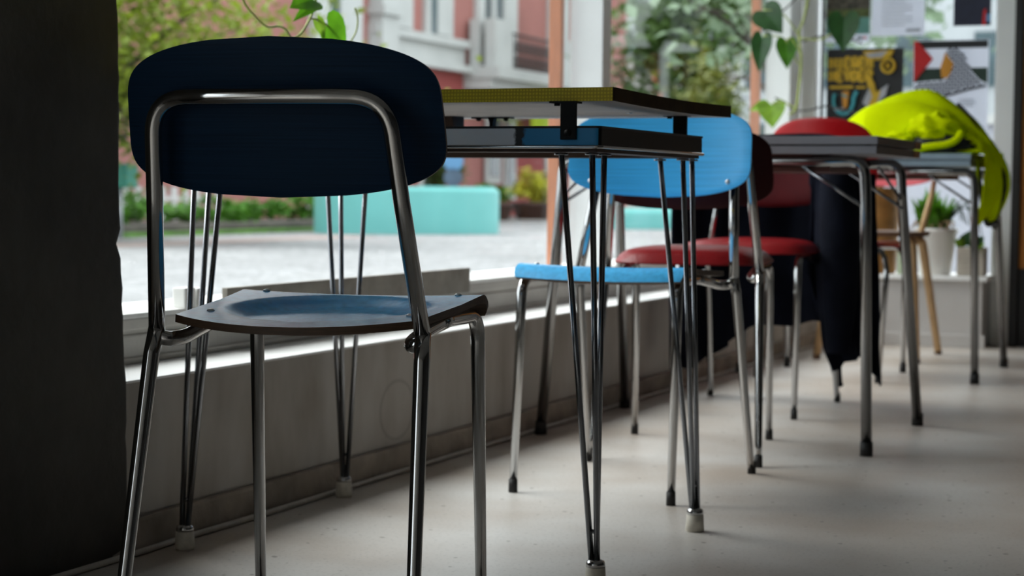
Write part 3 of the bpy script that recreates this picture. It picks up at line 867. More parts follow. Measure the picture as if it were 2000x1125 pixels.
# brackets between the shelf and the top
def bracket(x, y, side):
    mb = MB()
    mb.box(x - .0125, x + .0125, y - .003, y + .003, .676 if side else .690, .7325, bev=.001)
    mb.box(x - .030, x + .0125, y - .004, y + .022, .7300, .7330)
    mb.lathe([(.0045, -.0035), (.0045, 0), (.0001, .0001)], (x - .022, y + .008, .7300), 10)
    if side: mb.lathe([(.006, 0), (.0055, .002), (.0001, .003)], (0, 0, 0), 10)
    if side:
        k = len(mb.v) - 30
        mb.v[k:] = [(x + a, y - .003 - c, .686 + b) for a, b, c in mb.v[k:]]
    Y(mb).build('bracket', M['bracket'], yt)
bracket(-.998, 2.533, True); bracket(-.983, 3.020, False); bracket(-1.53, 2.560, False); bracket(-1.60, 3.020, False)
tb = MB(); tb.box(-1.389, -1.311, 3.040, 3.060, .7295, .7330, bev=.001)
tb.prism([(-1.356, .7300), (-1.344, .7300), (-1.3465, .722), (-1.3465, .692), (-1.3535, .692), (-1.3535, .722)], 'y', 3.042, 3.056)
for xx in (-1.378, -1.324): tb.lathe([(.0001, -.005), (.0045, -.0035), (.005, .0)], (xx, 3.05, .7298), 10)
Y(tb).build('bracket', M['bracket'], yt)
sb = MB(); sb.box(-1.56, -1.400, 2.985, 3.035, .690, .733, bev=.002); Y(sb).build('spacer_block', M['dkbrown'], yt)
bc = MB(); bc.lathe([(.006, -.004), (.0065, 0), (.0001, .0001)], (-1.02, 2.86, .7330), 14); Y(bc).build('bolt', M['chrome'], yt)
RODS = ((-.07, .015), (-.015, .055), (-.015, .003))
for fx, fy, sx, sy in ((-.964, 2.580, 1, 1), (-.965, 3.083, 1, -1), (-1.680, 2.550, -1, 1), (-1.692, 3.123, -1, -1)):
    mb = MB()
    TOPS = {(-1.680, 2.550): ((-1.612, 2.560), (-1.655, 2.590), (-1.667, 2.560)), (-1.692, 3.123): ((-1.585, 3.010), (-1.656, 3.036), (-1.670, 3.005))}.get((fx, fy))
    for k, (a, b) in enumerate(RODS):
        tx, ty = (fx + sx * a, fy + sy * b) if TOPS is None else TOPS[k]
        bx, by = fx + sx * (-.0055, -.001, .004)[k], fy + sy * (-.001, .006, -.003)[k]
        mb.tube([(bx, by, .030), (tx, ty, .661)], .0047, 12)
        mb.lathe([(.011, 0), (.011, .003), (.0047, .0032)], (tx, ty, .6545), 12)
    mb.tube([(fx - sx * .007, fy, .085), (fx + sx * .002, fy, .080)], .003, 8)
    lg = Y(mb).build('leg', M['steel'], yt)
    cpz = MB().lathe([(.0145, .030), (.0150, .034), (.0135, .039), (.006, .042), (.0001, .0422)], (fx, fy, 0), 24); Y(cpz).build('chrome_cap', M['chrome'], lg)
    ft = MB().lathe([(.0150, 0), (.0168, .002), (.0160, .012), (.0150, .030), (.0120, .0305)], (fx, fy, 0), 24); Y(ft).build('rubber_foot', M['wrubber'], lg)

# ------------------------------------------------------------------ draw-leaf tables with tube legs
def leaf_table(lam, X0, X1, Y0, Y1, label, feet, woodcap):
    """two-layer top on two tube frames; feet = (xl, xr, yf, yb)"""
    xl, xr, yf, yb = feet
    root = empty('cafe_table', ((X0 + X1) / 2, (Y0 + Y1) / 2, 0)); tag(root, label, 'table', 'draw leaf tables along the window')
    cx, cy = (X0 + X1) / 2, (Y0 + Y1) / 2
    def S(mb): mb.v = [(x - cx, y - cy, z) for x, y, z in mb.v]; return mb
    def layer(z0, z1, inset, name):
        mb = MB(); a, b, c, d_ = X0 + inset, X1 - inset * .2, Y0 + inset * .25, Y1 - inset * .3
        mb.box(a, b, c, d_, z0, z1, 0, bev=.0012)
        mb.box(b - .0004, b + .0012, c + .001, d_ - .001, z0 + .0008, z1 - .0008, 1)
        if woodcap: mb.box(b - .002, b + .0024, d_ - .075, d_ + .0008, z0 + .0006, z1 - .0006, 2)
        S(mb).build(name, [lam, M['greyside'], M['woodcap']], root)
    layer(.7115, .730, 0, 'tabletop'); layer(.690, .7085, .012, 'draw_leaf')
    co = MB(); co.box(X0 + .02, X1 - .03, Y0 + .02, Y1 - .03, .7085, .7115); S(co).build('felt_layer', M['black'], root)
    ap = MB(); ap.box(X0 + .06, X1 - .12, Y0 + .05, Y1 - .06, .650, .690); S(ap).build('apron', M['maroon'], root)
    yft, ybt = Y0 + .045, Y1 - .05
    for yy, yfoot in ((yft, yf), (ybt, yb)):
        for s, xf, xt in ((-1, xl, xl + .05), (1, xr, xr - .012)):
            p = fillet([(xf, yfoot, .012), (xt, yy, .60), (xt - s * .004, yy, .674), ((xl + xr) / 2, yy, .674)], [0, .05, .055, 0], 9)
            mb = MB(); mb.tube(p, .0128)
            lg = S(mb).build('leg', M['grey_steel'], root)
            f = MB().lathe([(.012, 0), (.0150, 0), (.0145, .032), (.0125, .0322)], (xf, yfoot, 0), 18); S(f).build('rubber_foot', M['rubber'], lg)
            w = .10
            b = MB(); b.tube([(xt + s * .003, yy, .565), (xt - s * .15, yy + (.0 if yy == yft else 0), .664)], .0042, 8); S(b).build('brace', M['steel'], root)
            b = MB(); q = 1 if yy == yft else -1
            b.tube([(xt, yy, .585), (xt - s * .03, yy + q * .14, .664)], .0036, 8); S(b).build('brace', M['steel'], root)
    for yy in (yft, ybt):
        r_ = MB(); r_.box(X0 + .10, X1 - .16, yy - .006, yy + .006, .664, .690); S(r_).build('rail', M['maroon'], root)
    return root
leaf_table(M['greylam'], -1.40 + .04 - .36, -.870, 4.098, 4.605, 'grey draw leaf table with tube legs behind the red padded chair', (-1.699, -.892, 4.150, 4.763), True)
leaf_table(M['bluegrey'], -1.735, -.946, 5.845, 6.40, 'blue grey draw leaf table under the fluorescent jacket', (-1.699, -.928, 5.905, 6.533), False)

# ------------------------------------------------------------------ fluorescent jacket
def jacket():
    root = empty('jacket', (-1.14, 6.08, .731)); tag(root, 'fluorescent yellow jacket heaped on the far table and hanging off its end', 'jacket')
    def S(mb): mb.v = [(x + 1.14, y - 6.08, z - .731) for x, y, z in mb.v]; return mb
    path = smoothline([(-1.405, 0, .800), (-1.375, 0, .850), (-1.31, 0, .900), (-1.20, 0, .930), (-1.10, 0, .918), (-1.01, 0, .862), (-.945, 0, .785), (-.895, 0, .705), (-.872, 0, .640), (-.880, 0, .575), (-.910, 0, .515)], 6)
    N = len(path) - 1
    def body(u, v):
        f = u * N; i = min(int(f), N - 1); p = path[i].lerp(path[i + 1], f - i)
        s = 2 * v - 1
        hang = min(1, max(0, (u - .62) / .2))
        wid = .20 * (1 - hang) + .13 * hang
        wid *= .55 + .45 * min(1, u / .18)
        y = 6.12 + s * wid + .03 * math.sin(u * 6)
        zt = p.z; base = .742
        drop = (zt - base) * (abs(s) ** 2.4) * (1 - hang)
        fold = .030 * math.sin(s * 13 + u * 9 + 2 * noise.noise(Vector((u * 3, s * 2, 0)))) * (1 - .6 * hang) * (.4 + .6 * abs(s))
        crease = .016 * noise.noise(Vector((u * 9, s * 5, 1.7)))
        z = zt - drop + (fold + crease) * (1 - abs(s) ** 6)
        x = p.x + .02 * noise.noise(Vector((s * 3, u * 4, 9))) - .05 * hang * abs(s) ** 2
        if x < -.95 + .0: z = max(z, .738)
        return (x, y, z)
    S(MB().grid(body, 90, 60, 0, .004)).build('shell', M['lime'], root)
    # dark piping along the outer edge, from the shoulder down round the hanging hem
    pp = [body(u, .47) for u in (.46, .52, .58, .64, .70, .76, .82, .88, .94, 1.0)]
    S(MB().tube(smoothline([(a + .004, b - .004, c + .004) for a, b, c in pp], 5), .0065, 8)).build('piping', M['piping'], root)
    pp = [body(1.0, v) for v in (.02, .2, .4, .6, .8, .98)]
    S(MB().tube(smoothline(pp, 5), .008, 8)).build('hem', M['piping'], root)
    # crumpled sleeve lying in front, dark lining showing beneath it
    def blob(c, rx, ry, rz, seed, amp, name, m):
        mb = MB(); U, V = 36, 24; vs = []
        for j in range(V + 1):
            t = PI * j / V
            for i in range(U):
                a = 2 * PI * i / U; d_ = Vector((math.sin(t) * math.cos(a), math.sin(t) * math.sin(a), math.cos(t)))
                k = 1 + amp * noise.noise(d_ * 2.2 + Vector((seed, 0, 0))) + amp * .6 * noise.noise(d_ * 5 + Vector((0, seed, 0)))
                vs.append((c[0] + d_.x * rx * k, c[1] + d_.y * ry * k, max(.733, c[2] + d_.z * rz * k)))
        q = [(j * U + i, j * U + (i + 1) % U, (j + 1) * U + (i + 1) % U, (j + 1) * U + i) for j in range(V) for i in range(U)]
        mb._add(vs, q, 0, True); S(mb).build(name, m, root)
    blob((-1.085, 5.955, .808), .085, .05, .048, 3.0, .5, 'sleeve', M['lime'])
    blob((-1.185, 5.945, .765), .05, .04, .034, 8.0, .7, 'sleeve', M['lime'])
    blob((-1.060, 5.935, .757), .105, .04, .030, 5.0, .4, 'lining', M['piping'])
    S(MB().tube(smoothline([(-1.13, 5.888, .742), (-1.09, 5.886, .752), (-1.03, 5.885, .760), (-1.0, 5.89, .775), (-.985, 5.90, .80)], 6), .011, 10)).build('cuff_strap', M['lime'], root)
    return root
jacket()

# ------------------------------------------------------------------ dark coat over the red chair
def coat():
    root = empty('coat', (-1.38, 5.22, .74)); tag(root, 'long navy black coat hanging over the red chair behind the grey table', 'coat')
    def S(mb): mb.v = [(x + 1.38, y - 5.22, z - .74) for x, y, z in mb.v]; return mb
    # plan path with top and hem heights
    K = [(-1.660, 5.03, .560, .085), (-1.635, 5.12, .650, .085), (-1.585, 5.20, .700, .120), (-1.50, 5.245, .735, .190), (-1.38, 5.262, .742, .215), (-1.29, 5.262, .742, .220),
         (-1.215, 5.235, .735, .20), (-1.185, 5.175, .715, .20), (-1.200, 5.085, .700, .30), (-1.262, 5.075, .690, .385), (-1.225, 5.045, .680, .215), (-1.17, 5.035, .670, .125), (-1.12, 5.045, .660, .085), (-1.085, 5.09, .655, .085)]
    A = smoothline([(k[0], k[1], 0) for k in K], 10); TZ = smoothline([(k[2], k[3], 0) for k in K], 10)
    N = len(A) - 1
    def fn(u, v):
        f = u * N; i = min(int(f), N - 1); t = f - i
        p = A[i].lerp(A[i + 1], t); z = TZ[i].lerp(TZ[i + 1], t)
        ztop, zbot = z.x, z.y
        if p.x > -1.235: zbot += .085 * abs(((p.x + 1.235) / .052) % 2 - 1) - .03
        zbot += .020 * noise.noise(Vector((u * 14, 0, 3)))
        zz = ztop + (zbot - ztop) * v
        amp = .006 + .016 * v
        off = amp * math.sin(u * 60 + 1.5 * math.sin(v * 3)) + .008 * noise.noise(Vector((u * 8, v * 3, 0)))
        x, y = p.x, p.y + off + .012 * v
        if p.x < -1.55: x = p.x - off * .6
        if p.x > -1.15: x += .030 * v
        return (x, y, zz)
    S(MB().grid(fn, 130, 40, 0, .006)).build('body', M['coat'], root)
    # collar lying over the top of the backrest, a loose sleeve and the belt end
    S(MB().tube(smoothline([(-1.58, 5.195, .715), (-1.50, 5.23, .748), (-1.38, 5.245, .756), (-1.27, 5.24, .755), (-1.19, 5.21, .740)], 8), [.012] + [.018] * 31 + [.012], 12)).build('collar', M['coat'], root)
    sl = smoothline([(-1.185, 5.03, .675), (-1.168, 5.0, .60), (-1.158, 4.99, .45), (-1.156, 4.99, .30), (-1.158, 4.995, .16)], 8)
    S(MB().tube(sl, [.035 + .02 * math.sin(PI * min(1, k / len(sl) * 1.1)) for k in range(len(sl))], 16)).build('sleeve', M['coat'], root)
    bl = smoothline([(-1.205, 5.215, .26), (-1.212, 5.20, .16), (-1.208, 5.19, .10), (-1.200, 5.19, .062), (-1.190, 5.185, .048)], 8)
    S(MB().tube(bl, [.026 - .020 * k / len(bl) for k in range(len(bl))], 10)).build('belt', M['coat'], root)
    return root
coat()

# ------------------------------------------------------------------ leaves, vines and pots
def leaf_mesh(mb, base, tip, normal, width, mi=0, curl=.15):
    """heart-shaped leaf from stalk end to tip, folded a little along the midrib"""
    base, tip, nr = Vector(base), Vector(tip), Vector(normal).normalized()
    ax = tip - base; Ln = ax.length; ax.normalize(); nr = (nr - ax * nr.dot(ax)).normalized(); sd = ax.cross(nr)
    prof = [(.07, .0), (-.06, .10), (-.13, .22), (-.08, .38), (.08, .49), (.25, .50), (.42, .44), (.60, .33), (.78, .19), (.92, .07), (1.0, 0)]
    for s in (-1, 1):
        vs = []; n = len(prof)
        for t, w in prof:
            tm = max(.07, t)
            for k in range(4):
                f = k / 3; tt = tm + (t - tm) * f
                p = base + ax * (Ln * tt) + sd * (s * w * f * width * 1.0) + nr * (Ln * curl * (w * f) ** 1.2 - Ln * curl * .9 * max(0, tt) ** 2)
                vs.append(p)
        q = [(i * 4 + k, (i + 1) * 4 + k, (i + 1) * 4 + k + 1, i * 4 + k + 1) for i in range(n - 1) for k in range(3)]
        mb._add(vs, q, mi, True)

def vine(name, label, stems, leaves, stalks=()):
    root = empty(name, stems[0][0][0]); tag(root, label, 'plant'); o = Vector(stems[0][0][0])
    def S(mb): mb.v = [tuple(Vector(p) - o) for p in mb.v]; return mb
    for pts, r in stems: S(MB().tube(smoothline(pts, 8), r, 8)).build('stem', M['stem'], root)
    for pts, r in stalks: S(MB().tube(smoothline(pts, 6), r, 6)).build('leaf_stalk', M['stem'], root)
    for b, t, nr, w, m in leaves:
        mb = MB(); leaf_mesh(mb, b, t, nr, w); S(mb).build('leaf', m, root)
    return root
X = -1.86
FN = (.9, -.45, .1)
vine('trailing_vine', 'green trailing vine looping above the nearest blue chair at the window',
     [([(X, 2.990, 1.20), (X, 3.000, 1.02), (X, 3.021, .957), (X, 3.060, .932), (X, 3.106, .914), (X, 3.150, .918), (X, 3.178, .915), (X, 3.205, .900), (X, 3.240, .911), (X, 3.268, .935), (X, 3.290, .962), (X, 3.302, .995), (X, 3.310, 1.20)], .0026),
      ([(X, 3.275, .945), (X, 3.320, .945), (X, 3.355, .935), (X, 3.392, .918)], .0022),
      ([(X, 3.455, .914), (X, 3.478, .938), (X, 3.483, .965), (X, 3.470, .985)], .0018)],
     [((X, 3.345, .940), (X + .015, 3.425, .872), (.85, -.5, .25), .085, M['leaf']),
      ((X, 3.290, .985), (X + .01, 3.195, .966), (.8, -.4, .5), .060, M['leaf']),
      ((X, 3.292, .975), (X + .01, 3.205, .940), (.8, -.3, .6), .030, M['leaf']),
      ((X, 3.305, .945), (X + .01, 3.330, .905), (.8, -.5, .2), .028, M['leaflime'])],
     [([(X, 3.285, .955), (X, 3.290, .975)], .0018), ([(X, 3.392, .918), (X, 3.44, .905), (X, 3.455, .914)], .0018)])

VX = -1.80
vine('hanging_vine', 'dark leaved vine hanging down the corner post by the posters',
     [([(-1.770, 7.02, 1.75), (-1.772, 7.02, 1.45), (-1.774, 7.02, 1.348), (-1.790, 7.02, 1.27), (-1.802, 7.01, 1.231), (-1.795, 7.0, 1.17), (-1.790, 7.0, 1.112), (-1.795, 7.0, 1.03), (-1.807, 7.0, .933), (-1.83, 6.99, .905)], .005)],
     [((-1.945, 7.0, 1.315), (-1.862, 6.97, 1.225), (.15, -1, .15), .125, M['leafdark']),
      ((-1.945, 7.0, 1.215), (-1.955, 6.97, 1.075), (.1, -1, .1), .085, M['leafdark']),
      ((-1.850, 7.0, 1.195), (-1.838, 6.97, 1.085), (.3, -1, .1), .085, M['leafmid']),
      ((-1.625, 7.0, 1.285), (-1.622, 6.97, 1.148), (.1, -1, .1), .125, M['leafdark']),
      ((-1.905, 7.0, .950), (-1.890, 6.96, .858), (.1, -1, .3), .11, M['leaflime']),
      ((-1.925, 7.0, .945), (-1.985, 6.97, .925), (.1, -1, .5), .05, M['leaflime'])],
     [([(-1.79, 7.0, 1.20), (-1.87, 7.0, 1.30), (-1.945, 7.0, 1.315)], .003), ([(-1.80, 7.0, 1.10), (-1.86, 7.0, 1.20), (-1.945, 7.0, 1.215)], .003),
      ([(-1.80, 7.0, 1.20), (-1.70, 7.0, 1.20), (-1.625, 7.0, 1.27)], .003), ([(-1.81, 7.0, .93), (-1.86, 7.0, .955), (-1.905, 7.0, .95)], .003),
      ([(-1.792, 7.0, 1.14), (-1.83, 7.0, 1.20), (-1.85, 7.0, 1.195)], .003)])
ws = empty('wire_support', (-1.80, 7.02, .92)); tag(ws, 'bent dark wires holding up the vine at the corner post', 'wire')
for pts in ([(-1.905, 7.05, .975), (-1.86, 7.04, .955), (-1.82, 7.03, .925), (-1.76, 7.03, .925), (-1.70, 7.05, .94), (-1.66, 7.2, .93), (-1.66, 7.50, .93)],
            [(-1.80, 7.03, 1.19), (-1.72, 7.03, 1.21), (-1.66, 7.2, 1.215), (-1.66, 7.50, 1.215)],
            [(-1.90, 7.05, 1.30), (-1.85, 7.05, 1.34), (-1.80, 7.05, 1.40), (-1.74, 7.05, 1.50)]):
    MB().tube(smoothline([(a + 1.80, b - 7.02, c - .92) for a, b, c in pts], 8), .0035, 8).build('wire', M['wire'], ws)

def tuft(mb, c, n, h, spread, w, seed):
    rnd = random.Random(seed)
    for _ in range(n):
        a = rnd.uniform(0, 2 * PI); l = rnd.uniform(.5, 1) * h; s = rnd.uniform(.1, 1) * spread
        b = Vector(c) + Vector((math.cos(a), math.sin(a), 0)) * rnd.uniform(0, .4) * spread
        m = b + Vector((math.cos(a) * s * .5, math.sin(a) * s * .5, l * .7)); t = b + Vector((math.cos(a) * s, math.sin(a) * s, l * rnd.uniform(.6, 1.05)))
        sd = Vector((-math.sin(a), math.cos(a), 0)) * w * rnd.uniform(.6, 1.2)
        mb._add([b - sd * .3, b + sd * .3, m + sd, m - sd, t], [(0, 1, 2, 3), (3, 2, 4)], 0, False)
pp = empty('potted_plant', (-1.325, 7.378, .281)); tag(pp, 'bushy green plant in a white pot on the end ledge', 'plant')
MB().lathe([(.058, 0), (.062, .004), (.082, .165), (.087, .168), (.087, .186), (.079, .186), (.076, .150), (.0001, .149)]).build('pot', M['whitepot'], pp)
MB().lathe([(.0765, .150), (.05, .158), (.0001, .160)]).build('soil', M['soil'], pp)
fo = MB(); tuft(fo, (0, -.01, .155), 150, .17, .085, .012, 3)
tuft(fo, (-.03, -.02, .155), 70, .19, .07, .014, 5); fo.build('foliage', M['leaf'], pp)
sp = MB()
for k in range(7):
    a = -.5 + k * .22; sp.tube(smoothline([(.02 * math.cos(a), -.02, .155), (.05 + .02 * k * .3, -.03, .25), (.08 + .012 * k, -.04, .30 - .02 * (k % 3)), (.105 + .014 * k, -.05, .22 - .01 * k)], 5), .0025, 6)
sp.build('strand', M['leafdark'], pp)
tw = MB()
for k in range(9):
    a = k * .7; tw.tube(smoothline([(.05 * math.cos(a), -.03 + .03 * math.sin(a), .160), (.07 * math.cos(a + .5), -.05, .215), (.09 * math.cos(a + 1.0), -.07, .18 + .01 * (k % 3))], 4), .003, 6)
tw.build('twig', M['twig'], pp)
bk = empty('paper_planter', (-1.575, 7.378, .281)); tag(bk, 'brown paper planter bag standing at the left of the white pot', 'planter')
MB().lathe([(.085, 0), (.092, .01), (.096, .12), (.100, .22), (.097, .33), (.100, .345), (.092, .345), (.082, .22), (.0001, .20)], n=40).build('bag', M['basket'], bk)
MB().lathe([(.0795, .205), (.0001, .215)]).build('soil', M['soil'], bk)
fb = MB(); tuft(fb, (0, 0, .21), 30, .22, .08, .012, 12); fb.build('foliage', M['leafdark'], bk)
lp = empty('small_planter', (-1.178, 7.382, .281)); tag(lp, 'small beige ribbed planter right of the white pot', 'planter')
mb = MB(); mb.box(-.056, .050, -.05, .05, 0, .114, bev=.006)
for k in range(5): mb.box(-.058, .052, -.052, .052, .014 + k * .020, .020 + k * .020, bev=.002)
mb.build('pot', M['beige'], lp)
mb = MB(); leaf_mesh(mb, (-.02, -.02, .115), (.015, -.06, .185), (0, -1, .3), .085); leaf_mesh(mb, (.01, -.02, .115), (.045, -.06, .155), (.2, -1, .4), .07); mb.build('leaf', M['leafdark'], lp)
mb = MB(); leaf_mesh(mb, (-.03, -.02, .115), (-.06, -.06, .140), (-.2, -1, .4), .06); leaf_mesh(mb, (.02, -.03, .115), (.05, -.07, .128), (.2, -1, .6), .06); mb.build('leaf', M['leaflime'], lp)
cg = empty('cactus_pot', (-1.452, 7.35, .281)); tag(cg, 'slim pale green bottle standing against the brown planter', 'bottle')
MB().lathe([(.018, 0), (.02, .004), (.02, .12), (.009, .15), (.009, .19), (.0001, .191)]).build('bottle_glass', mat('pale_green_plastic', (.55, .65, .45), .3), cg)

# ------------------------------------------------------------------ posters on the end window
PY = 7.5215
def poster(name, label, x0, x1, z0, z1, layers, paper):
    root = empty(name, ((x0 + x1) / 2, PY, z0)); tag(root, label, 'poster', 'posters on the end window'); cx = (x0 + x1) / 2
    MB().box(x0 - cx, x1 - cx, -.0009, 0, 0, z1 - z0).build('paper', paper, root)
    ms = []; mb = MB(); d = .0012
    for k, (m, poly) in enumerate(layers):
        if m not in ms: ms.append(m)
        mb.prism([(x - cx, z - z0) for x, z in poly], 'y', -.0009 - d - .00022 * k, -.0009, ms.index(m))
    if ms: mb.build('print', ms, root)
    return root
def rect(a, b, c, d_): return [(a, c), (b, c), (b, d_), (a, d_)]
def stroke(pts, w):
    """polygon strip around a polyline (x,z)"""
    Lf = []; Rt = []
    for i, (x, z) in enumerate(pts):
        a = Vector(pts[max(0, i - 1)]); b = Vector(pts[min(len(pts) - 1, i + 1)]); t = (b - a).normalized()
        Lf.append((x - t.y * w / 2, z + t.x * w / 2)); Rt.append((x + t.y * w / 2, z - t.x * w / 2))
    return Lf + Rt[::-1]
def quads(pts, w):
    return [stroke([pts[i], pts[i + 1]], w) for i in range(len(pts) - 1)]
# A: photo print with mint band
poster('poster', 'photo poster with a mint band at the top left of the end window', -1.822, -1.637, 1.225, 1.52,
       [(M['pgrass'], rect(-1.820, -1.639, 1.326, 1.36)), (M['pphoto'], rect(-1.820, -1.639, 1.36, 1.518)), (M['pmint'], rect(-1.820, -1.639, 1.258, 1.326)),
        (M['pred'], rect(-1.665, -1.652, 1.238, 1.246)), (M['ink'], rect(-1.690, -1.668, 1.236, 1.246))], M['paper'])
# B: printed letter sheet
ly = []
for k in range(9):
    ly.append((M['inkpale'], rect(-1.590, -1.59 + (.125 if k % 3 else .095), 1.288 + k * .0155, 1.292 + k * .0155)))
ly.append((M['inkgrey'], rect(-1.489, -1.432, 1.262, 1.274)))
poster('poster', 'white printed letter stuck at the top of the end window', -1.632, -1.415, 1.247, 1.55, ly, M['paper'])
# C: dark navy flyer (its code square is left out)
poster('poster', 'dark navy flyer with red and blue corner at the top right of the end window', -1.300, -1.152, 1.280, 1.49,
       [(M['pred'], [(-1.186, 1.281), (-1.172, 1.281), (-1.172, 1.35), (-1.182, 1.34)]), (M['signblue'], rect(-1.171, -1.153, 1.295, 1.325))], M['navy'])
# D: black and yellow event poster
L_ = []
rnd = random.Random(4)
x0, z1 = -1.803, 1.176
GLY = {'H': [[(0, 0), (0, 1)], [(1, 0), (1, 1)], [(0, .5), (1, .5)]], 'E': [[(0, 0), (0, 1)], [(0, 1), (1, 1)], [(0, .5), (.8, .5)], [(0, 0), (1, 0)]], 'N': [[(0, 0), (0, 1)], [(0, 1), (1, 0)], [(1, 0), (1, 1)]],
       'R': [[(0, 0), (0, 1)], [(0, 1), (1, 1)], [(1, 1), (1, .5)], [(1, .5), (0, .5)], [(.3, .5), (1, 0)]], 'D': [[(0, 0), (0, 1)], [(0, 1), (1, .8)], [(1, .8), (1, .2)], [(1, .2), (0, 0)]], 'I': [[(.5, 0), (.5, 1)]], 'V': [[(0, 1), (.5, 0)], [(.5, 0), (1, 1)]]}
for row, word in enumerate(('HIEREN', 'HEVDER')):
    for k, ch in enumerate(word):
        for seg in GLY[ch]:
            L_.append((M['pyellow'], stroke([(-1.798 + k * .030 + a * .021, 1.118 - row * .052 + b * .042) for a, b in seg], .0155)))
L_.append((M['pyellow'], rect(-1.798, -1.70, 1.034, 1.046))); L_.append((M['pyellow'], rect(-1.690, -1.650, 1.034, 1.043)))
L_.append((M['pyellow'], [(-1.665, 1.186), (-1.535, 1.190), (-1.545, 1.165), (-1.60, 1.148), (-1.64, 1.152)]))
L_.append((M['inkpale'], [(-1.655, 1.176), (-1.56, 1.186), (-1.585, 1.160), (-1.635, 1.158)]))
L_.append((M['pyellow'], [(-1.655, 1.10), (-1.615, 1.06), (-1.605, 1.02), (-1.570, 1.03), (-1.585, .985), (-1.62, .96), (-1.65, .97), (-1.635, 1.02)]))
L_.append((M['inkpale'], [(-1.66, .975), (-1.635, 1.035), (-1.62, 1.0), (-1.64, .955)])); L_.append((M['inkpale'], [(-1.585, 1.03), (-1.555, 1.05), (-1.565, 1.005), (-1.60, .97)]))
circ = [( -1.558 + .026 * math.cos(2 * PI * k / 24), 1.125 + .028 * math.sin(2 * PI * k / 24)) for k in range(25)]
for q in quads(circ, .011): L_.append((M['pyellow'], q))
L_.append((M['pyellow'], stroke([(-1.566, 1.115), (-1.552, 1.135)], .006))); L_.append((M['pyellow'], stroke([(-1.566, 1.135), (-1.552, 1.115)], .006)))
arc = [(-1.738 + .042 * math.cos(math.radians(a)), .985 + .055 * math.sin(math.radians(a))) for a in range(150, 381, 14)]
for q in quads(arc, .013): L_.append((M['pteal'], q))
for q in quads([(-1.700, .985), (-1.690, 1.010), (-1.682, 1.022)], .014): L_.append((M['pteal'], q))
L_.append((M['porange'], [(-1.745, 1.02), (-1.715, 1.025), (-1.722, .955), (-1.738, .955)]))
L_.append((M['pteal'], stroke([(-1.745, 1.01), (-1.722, .998)], .008)))
L_.append((M['inkgrey'], rect(-1.775, -1.735, .945, .955)))
poster('poster', 'black poster with yellow lettering and teal curve on the end window', -1.813, -1.497, .885, 1.198, L_, M['ink'])
# E: flag poster with a chequered scarf figure
E_ = []
xa, xb = -1.455, -1.160
E_.append((M['ink'], rect(xa, xb, 1.192, 1.222)))
E_.append((M['pgreen'], [(xa, 1.055), (-1.385, 1.062), (-1.335, 1.064), (-1.312, 1.092), (-1.306, 1.112), (xa, 1.112)]))
E_.append((M['pgreen'], [(-1.229, 1.112), (-1.224, 1.100), (-1.190, 1.062), (-1.165, 1.050), (xb, 1.050), (xb, 1.112)]))
scarf = [(-1.330, 1.190), (-1.292, 1.196), (-1.258, 1.178), (-1.240, 1.140), (-1.225, 1.100), (-1.190, 1.060), (-1.165, 1.046), (-1.240, 1.030), (-1.300, 1.012), (-1.340, 1.000), (-1.450, 1.000), (-1.455, 1.048), (-1.385, 1.060), (-1.335, 1.062), (-1.312, 1.090), (-1.304, 1.125), (-1.312, 1.155)]
def inside(p, poly):
    c = False; n = len(poly)
    for i in range(n):
        a, b = poly[i], poly[(i + 1) % n]
        if (a[1] > p[1]) != (b[1] > p[1]) and p[0] < (b[0] - a[0]) * (p[1] - a[1]) / (b[1] - a[1]) + a[0]: c = not c
    return c
for dirx in (1, -1):
    for k in range(-14, 26):
        run = []
        for j in range(0, 70):
            t = -.12 + j * .0055
            p = (-1.31 + dirx * (t - .1) , 1.0 + t - .06 + k * .024 - .14)
            if inside(p, scarf): run.append(p)
            elif len(run) > 1: E_.append((M['ink'], stroke([run[0], run[-1]], .0055))); run = []
            else: run = []
        if len(run) > 1: E_.append((M['ink'], stroke([run[0], run[-1]], .0055)))
E_.append((M['pred'], [(xa, 1.222), (-1.440, 1.222), (-1.378, 1.150), (-1.452, 1.056)]))
E_.append((M['porange'], [(-1.328, 1.176), (-1.310, 1.150), (-1.295, 1.130), (-1.304, 1.095), (-1.318, 1.072), (-1.342, 1.074), (-1.346, 1.118), (-1.338, 1.140)]))
for q in quads([(-1.345, .997), (-1.30, 1.006), (-1.24, 1.024), (-1.165, 1.040)], .009): E_.append((M['ink'], q))
for k in range(3): E_.append((M['inkpale'], rect(-1.275, -1.215 + .01 * (k % 2), .958 + k * .012, .962 + k * .012)))
poster('poster', 'white flag poster with red triangle and chequered scarf on the end window', -1.457, -1.156, .80, 1.224, E_, M['paper'])

# ------------------------------------------------------------------ outside: ground, building, planting
struct(MB().box(-60, -2.12, -20, 90, -.3, 0).build('ground', M['cobble']), 'pale cobbled street outside the windows', 'ground')
struct(MB().box(-2.12, 30, 7.62, 90, -.3, 0).build('ground', M['cobble']), 'pale cobbled ground beyond the end window', 'ground')
struct(MB().box(-2.12, 30, -20, -2.12, -.3, 0).build('ground', M['cobble']), 'pale cobbled ground behind the cafe', 'ground')
struct(MB().box(-16.4, -13.3, 25.0, 60, 0, .012).build('pavement', M['cobbledark']), 'grey pavement along the pink building', 'pavement')
struct(MB().box(-11.2, -10.6, 10, 20.4, 0, .008).build('pavement', M['redpave']), 'reddish paving strip in the cobbles', 'pavement')

